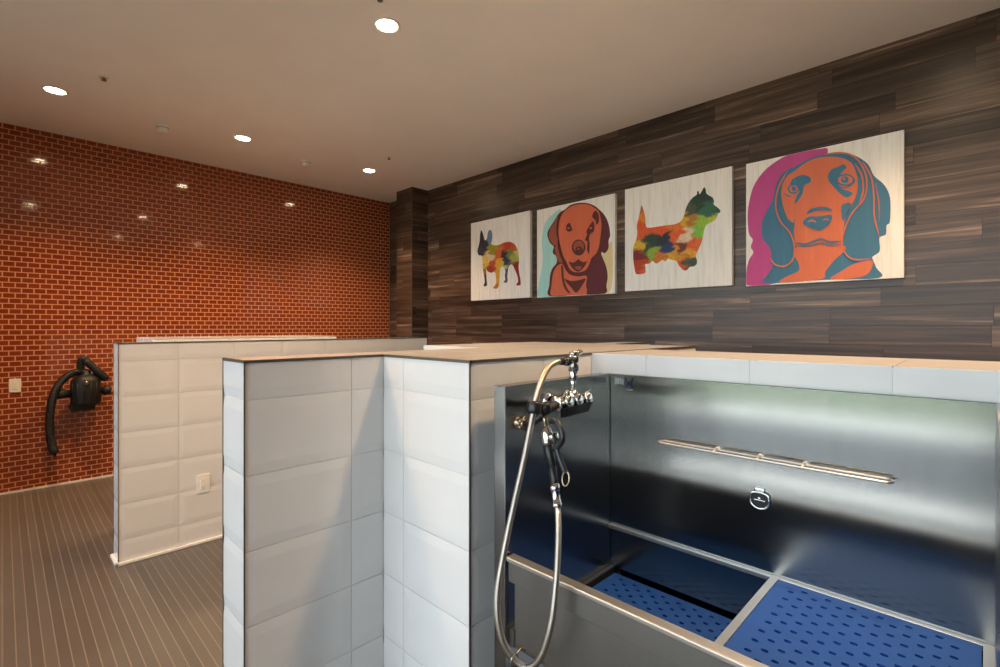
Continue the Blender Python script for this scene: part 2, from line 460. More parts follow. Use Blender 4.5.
# far one: a thin screen with a thicker part behind
XA0, XA1, YA0, YA1 = 0.464, 2.638, 3.5137, 3.68
bm = new(); h = 0.0048
box(bm, (XA0 + h, YA0 + h, 0), (XA1 - h, YA1 - h, ZT - h))
box(bm, (0.66, YA1 - 0.02, 0), (1.86, 4.20, 1.282))
for f in bm.faces: f.material_index = 1
ja = XA0 + 0.2958
tiled(bm, (XA0, YA0, 0), (1, 0, 0), (0, 0, 1), (0, -1, 0), [u - XA0 for u in cuts(XA0, XA1, ja)], ROWZ, (False, True), (True, True))
tiled(bm, (XA0, YA0, 0), (0, 1, 0), (0, 0, 1), (-1, 0, 0), [0, YA1 - YA0], ROWZ)
tiled(bm, (XA1, YA0, 0), (0, 1, 0), (0, 0, 1), (1, 0, 0), [0, YA1 - YA0], ROWZ)
tiled(bm, (XA0, YA1, 0), (1, 0, 0), (0, 0, 1), (0, 1, 0), [u - XA0 for u in cuts(XA0, XA1, ja)], ROWZ)
tiled(bm, (XA0, YA0, ZT), (1, 0, 0), (0, 1, 0), (0, 0, 1), [u - XA0 for u in cuts(XA0, XA1, ja)], [0, YA1 - YA0], flat=True)
tiled(bm, (0.66, YA1, 1.29), (1, 0, 0), (0, 1, 0), (0, 0, 1), [u - .66 for u in cuts(0.66, 1.86, ja)], [0, 0.26, 0.52], flat=True)
tiled(bm, (0.655, YA1, 0), (0, 1, 0), (0, 0, 1), (-1, 0, 0), [0, 0.26, 0.52], ROWZ[:-1] + [1.288])
pa = struct(obj('wall_partition_far', bm, [M['tile'], M['grout']]), 'far waist-high half wall of bevelled white tiles before the brick wall', 'half wall')
bm = new()
for x, y in ((XA0, YA0), (XA0, YA1), (XA1, YA0)): edge_trim(bm, x, y, 0.02, ZT)
obj('corner_trim', bm, M['trim'], pa, label='thin dark metal corner strips')
bm = new(); box(bm, (XA0 - 0.003, YA0 - 0.003, ZT - 0.006), (XA1 + 0.003, YA0 + 0.005, ZT + 0.002)); box(bm, (XA0 - 0.003, YA0, ZT - 0.006), (XA0 + 0.005, YA1, ZT + 0.002))
obj('top_trim', bm, M['trim'], pa, label='dark metal strip along the top edge')
bm = new(); box(bm, (XA0 - 0.016, YA0 - 0.016, 0), (XA1, YA0 + 0.001, 0.018), 0.004); box(bm, (XA0 - 0.016, YA0 - 0.016, 0), (XA0 + 0.001, YA1, 0.018), 0.004)
obj('base_strip', bm, M['white'], pa, label='white strip along the foot')

# near one: wing, thick service block, wing on the far side
X0, X1, X2, X3 = 0.456, 0.8836, 2.33, 2.70
YS, YF, YE, YK, XK = 0.9877, 1.4137, 1.593, 2.00, 1.48
bm = new()
box(bm, (X0 + h, YF + h, 0), (X3 - h, YE - h, ZT - h)); box(bm, (X1 + h, YS + h, 0), (X2 - h, YE - h, ZT - h)); box(bm, (XK + h, YE - 0.02, 0), (X2 - h, YK - h, ZT - h))
for f in bm.faces: f.material_index = 1
jb = 0.7696
def cu(a, b, f): return [u - a for u in cuts(a, b, f)]
tiled(bm, (X0, YF, 0), (1, 0, 0), (0, 0, 1), (0, -1, 0), cu(X0, X1, jb), ROWZ, (False, True))
tiled(bm, (X0, YF, 0), (0, 1, 0), (0, 0, 1), (-1, 0, 0), [0, YE - YF], ROWZ)
tiled(bm, (X0, YE, 0), (1, 0, 0), (0, 0, 1), (0, 1, 0), cu(X0, XK, jb), ROWZ, (False, True))
tiled(bm, (X1, YS, 0), (0, 1, 0), (0, 0, 1), (-1, 0, 0), [0, YF - 0.112 - YS, YF - YS], ROWZ, (True, True))
tiled(bm, (XK, YE, 0), (0, 1, 0), (0, 0, 1), (-1, 0, 0), [0, 0.112, YK - YE], ROWZ, (True, True))
tiled(bm, (X1, YS, 0), (1, 0, 0), (0, 0, 1), (0, -1, 0), cu(X1, X2, X1 + TW), ROWZ, (False, True))
tiled(bm, (XK, YK, 0), (1, 0, 0), (0, 0, 1), (0, 1, 0), cu(XK, X2, X1 + TW), ROWZ, (False, True))
tiled(bm, (X2, YF, 0), (1, 0, 0), (0, 0, 1), (0, -1, 0), [0, X3 - X2], ROWZ)
tiled(bm, (X2, YS, 0), (0, 1, 0), (0, 0, 1), (1, 0, 0), [0, TW, YF - YS], ROWZ)
tiled(bm, (X3, YF, 0), (0, 1, 0), (0, 0, 1), (1, 0, 0), [0, YE - YF], ROWZ)
tiled(bm, (X0, YF, ZT), (1, 0, 0), (0, 1, 0), (0, 0, 1), cu(X0, X1, jb), [0, YE - YF], flat=True)
tiled(bm, (X2, YF, ZT), (1, 0, 0), (0, 1, 0), (0, 0, 1), [0, X3 - X2], [0, YE - YF], flat=True)
tiled(bm, (X1, YS, ZT), (1, 0, 0), (0, 1, 0), (0, 0, 1), cu(X1, X2, X1 + TW), cu(YS, YE, YS + 0.2045 * 1), flat=True)
tiled(bm, (XK, YE, ZT), (1, 0, 0), (0, 1, 0), (0, 0, 1), cu(XK, X2, X1 + TW), [0, 0.2045, YK - YE], flat=True)
pb = struct(obj('wall_partition_near', bm, [M['tile'], M['grout']]), 'stepped half wall of bevelled white tiles carrying the shower tap', 'half wall')
bm = new()
for x, y in ((X0, YF), (X0, YE), (X1, YS), (X3, YF)): edge_trim(bm, x, y, 0.0, ZT)
obj('corner_trim', bm, M['trim'], pb, label='thin dark metal corner strips')
bm = new(); t0, t1 = ZT - 0.006, ZT + 0.002
box(bm, (X0 - 0.003, YF - 0.003, t0), (X1, YF + 0.006, t1)); box(bm, (X0 - 0.003, YF, t0), (X0 + 0.006, YE, t1))
box(bm, (X1 - 0.003, YS - 0.003, t0), (X1 + 0.006, YF, t1)); box(bm, (X1, YS - 0.003, t0), (X2, YS + 0.006, t1)); box(bm, (X2, YF - 0.003, t0), (X3, YF + 0.006, t1))
obj('top_trim', bm, M['trim'], pb, label='dark metal strip along the top edge')

# ledge behind the tub
XL0, XL1, YL0, YL1 = 1.4574, 1.86, -1.45, YS - 0.0005
bm = new(); box(bm, (XL0 + h, YL0 + h, 0), (XL1 - h, YL1, ZT - h))
for f in bm.faces: f.material_index = 1
jl = 0.4776 - 0.01
tiled(bm, (XL0, YL0, 0), (0, 1, 0), (0, 0, 1), (-1, 0, 0), cu(YL0, YL1, jl), ROWZ, (True, True))
tiled(bm, (XL1, YL0, 0), (0, 1, 0), (0, 0, 1), (1, 0, 0), cu(YL0, YL1, jl), ROWZ, (True, True))
tiled(bm, (XL0, YL0, 0), (1, 0, 0), (0, 0, 1), (0, -1, 0), [0, XL1 - XL0], ROWZ)
tiled(bm, (XL0, YL0, ZT), (1, 0, 0), (0, 1, 0), (0, 0, 1), [0, XL1 - XL0], cu(YL0, YL1, jl), flat=True)
pl = struct(obj('wall_ledge', bm, [M['tile'], M['grout']]), 'white tiled half wall with a flat top behind the steel tub', 'half wall')

# ------------------------------------------------------------------ ceiling fittings
def downlight(x, y, label):
    t = thing('ceiling_light', (x, y, CEIL - 0.012), label, 'ceiling light', 'recessed ceiling lights')
    bm = new(); lathe(bm, (x, y, CEIL), (0, 0, -1), [(0, 0.074), (0.004, 0.073), (0.007, 0.066), (0.006, 0.058), (0.001, 0.055)], 36); obj('trim_ring', bm, M['white'], t)
    bm = new(); lathe(bm, (x, y, CEIL), (0, 0, -1), [(0.0005, 0.055), (0.003, 0.048), (0.006, 0.03), (0.007, 0)], 36); obj('lens', bm, M['lamp'], t, label='lit warm white lens')
    ld = bpy.data.lights.new('downlight_beam', 'SPOT'); ld.energy = LAMP_W; ld.color = LAMP_C; ld.spot_size = math.radians(LAMP_ANG); ld.spot_blend = 1.0; ld.shadow_soft_size = 0.09
    lo = bpy.data.objects.new('downlight_beam', ld); COL.objects.link(lo); lo.parent = t; lo.location = (0, 0, -0.012)
LAMP_W, LAMP_C, LAMP_ANG = 185.0, (1.0, 0.65, 0.36), 118
LIGHTS = [(0.26, 4.637, 'lit recessed ceiling light above the left end of the brick wall'),
          (1.484, 4.637, 'lit recessed ceiling light above the middle of the brick wall'),
          (2.731, 4.645, 'lit recessed ceiling light beside the tiled corner column'),
          (1.484, 2.338, 'large lit recessed ceiling light closest to the camera, above the half walls'),
          (0.26, 2.10, 'recessed ceiling light out of frame over the walkway'),
          (1.47, 0.15, 'recessed ceiling light out of frame over the steel tub'),
          (2.75, 0.116, 'recessed ceiling light out of frame beside the wood-look wall')]
for x, y, l in LIGHTS: downlight(x, y, l)
for x, y, l in ((0.931, 4.828, 'white ceiling smoke detector between the left and middle far lights'), (2.132, 4.831, 'white ceiling smoke detector between the middle light and the corner light')):
    t = thing('smoke_detector', (x, y, CEIL - 0.06), l, 'smoke detector', 'ceiling smoke detectors')
    bm = new(); lathe(bm, (x, y, CEIL), (0, 0, -1), [(0, 0.046), (0.014, 0.046), (0.016, 0.042), (0.046, 0.039), (0.056, 0.030), (0.058, 0)], 32); obj('housing', bm, M['offwhite'], t)
    bm = new(); lathe(bm, (x, y, CEIL), (0, 0, -1), [(0.016, 0.0428), (0.022, 0.0428), (0.024, 0.040)], 32); obj('sensor_vent', bm, M['greyprint'], t)
for x, y, l in ((0.474, 4.16, 'small sprinkler head in front of the left far ceiling light'), (2.651, 4.141, 'small sprinkler head in front of the corner ceiling light'), (1.331, 2.16, 'small sprinkler head beside the closest ceiling light')):
    t = thing('sprinkler_head', (x, y, CEIL - 0.04), l, 'sprinkler', 'ceiling sprinkler heads')
    bm = new(); lathe(bm, (x, y, CEIL), (0, 0, -1), [(0, 0.03), (0.003, 0.03), (0.005, 0.024), (0.005, 0)], 24); obj('escutcheon', bm, M['white'], t)
    bm = new(); cyl(bm, (x, y, CEIL - 0.004), (x, y, CEIL - 0.022), 0.005); lathe(bm, (x, y, CEIL - 0.022), (0, 0, -1), [(0, 0), (0, 0.014), (0.002, 0.014), (0.002, 0)], 20)
    for s in (-1, 1): cyl(bm, (x + s * 0.012, y, CEIL - 0.006), (x + s * 0.009, y, CEIL - 0.023), 0.002)
    obj('deflector', bm, M['trim'], t, label='dark metal deflector')

# ------------------------------------------------------------------ wall plates
def wall_plate(name, cx, y, cz, w, hgt, label, cat, kind):
    t = thing(name, (cx, y, cz - hgt / 2), label, cat)
    bm = new(); box(bm, (cx - w / 2, y - 0.007, cz - hgt / 2), (cx + w / 2, y, cz + hgt / 2), 0.003); obj('cover_plate', bm, M['white'], t)
    if kind == 'socket':
        bm = new()
        box(bm, (cx - 0.018, y - 0.0095, cz - 0.036), (cx + 0.018, y - 0.006, cz + 0.036), 0.002)
        obj('receptacle', bm, M['white'], t)
        for s in (-1, 1):
            bm = new()
            for q in (-1, 1): box(bm, (cx + q * 0.007 - 0.0012, y - 0.0102, cz + s * 0.02 - 0.005), (cx + q * 0.007 + 0.0012, y - 0.009, cz + s * 0.02 + 0.005))
            cyl(bm, (cx, y - 0.009, cz + s * 0.02 - 0.010), (cx, y - 0.0102, cz + s * 0.02 - 0.010), 0.0025, n=10)
            obj('socket_slots', bm, M['greyprint'], t, label='grey socket slots')
    else:
        bm = new(); box(bm, (cx - 0.016, y - 0.010, cz - 0.033), (cx + 0.016, y - 0.006, cz + 0.033), 0.002); obj('rocker', bm, M['white'], t)
wall_plate('wall_outlet', 0.8905, YA0 + 0.0005, 0.372, 0.074, 0.116, 'white power outlet low on the far half wall', 'outlet', 'socket')
wall_plate('wall_switch', 0.073, YW, 0.878, 0.072, 0.112, 'pale switch plate on the brick wall left of the hair dryer', 'switch', 'switch')

# ------------------------------------------------------------------ wall-mounted dryer on the brick wall
D = thing('pet_dryer', (0.51, YW, 0.64), 'black wall-mounted blow dryer with ribbed hose on the brick wall', 'dryer')
dy = YW - 0.13
bm = new(); box(bm, (0.44, YW - 0.02, 0.64), (0.58, YW, 0.93), 0.006); box(bm, (0.47, YW - 0.12, 0.66), (0.55, YW - 0.01, 0.70), 0.004); box(bm, (0.41, YW - 0.15, 0.64), (0.57, YW - 0.01, 0.70), 0.006)
obj('wall_bracket', bm, M['dryer'], D)
bm = new(); lathe(bm, (0.51, dy, 0.685), (0, 0, 1), [(0, 0), (0, 0.088), (0.012, 0.098), (0.03, 0.102), (0.20, 0.102), (0.215, 0.098), (0.235, 0.088), (0.262, 0.055), (0.268, 0.034), (0.30, 0.033), (0.30, 0)], 32)
for i in range(14):
    a = 2 * math.pi * i / 14
    cyl(bm, (0.51 + 0.101 * math.cos(a), dy + 0.101 * math.sin(a), 0.72), (0.51 + 0.101 * math.cos(a), dy + 0.101 * math.sin(a), 0.88), 0.004, n=8)
obj('motor_housing', bm, M['dryer'], D)
bm = new(); lathe(bm, (0.585, dy, 0.80), (1, 0, 0), [(0, 0), (0, 0.03), (0.04, 0.03), (0.045, 0.042), (0.085, 0.042), (0.092, 0.034), (0.092, 0)], 24); obj('air_intake', bm, M['dryer'], D)
bm = new(); lathe(bm, (0.425, dy, 0.795), (-1, 0, 0), [(0, 0), (0, 0.032), (0.05, 0.032), (0.055, 0.04), (0.10, 0.04), (0.105, 0.03), (0.105, 0)], 24); obj('switch_box', bm, M['dryer'], D)
bm = new(); pts = catmull([(0.51, dy, 0.965), (0.47, dy - 0.005, 0.975), (0.41, dy - 0.02, 0.962), (0.345, dy - 0.03, 0.90), (0.305, dy - 0.03, 0.815), (0.283, dy - 0.02, 0.70), (0.277, dy, 0.56), (0.283, dy + 0.02, 0.43), (0.300, dy + 0.03, 0.33)], 10)
tube(bm, pts, 0.029, 16); ho = obj('air_hose', bm, M['dhose'], D)
bm = new(); cyl(bm, (0.299, dy + 0.03, 0.345), (0.308, dy + 0.032, 0.295), 0.033, 0.031, ch=0.004); cyl(bm, (0.308, dy + 0.032, 0.296), (0.315, dy + 0.032, 0.262), 0.012, 0.006); obj('hose_tip', bm, M['rubber'], ho)
bm = new(); tube(bm, catmull([(0.475, dy, 0.95), (0.472, dy - 0.01, 1.02), (0.474, dy - 0.015, 1.07), (0.492, dy - 0.02, 1.083), (0.515, dy - 0.02, 1.06)], 8), 0.027, 16)
wn = obj('nozzle_holder', bm, M['dryer'], D)
bm = new(); lathe(bm, (0.50, dy - 0.02, 1.075), (0.16, 0, -0.196), [(0, 0), (0, 0.028), (0.03, 0.03), (0.10, 0.028), (0.12, 0.033), (0.21, 0.031), (0.235, 0.026), (0.235, 0)], 24); obj('nozzle', bm, M['dryer'], D)
bm = new(); cyl(bm, (0.505, dy - 0.096, 0.885), (0.505, dy - 0.112, 0.882), 0.018, 0.015, ch=0.003); obj('speed_knob', bm, M['brass'], D, label='small brassy knob')

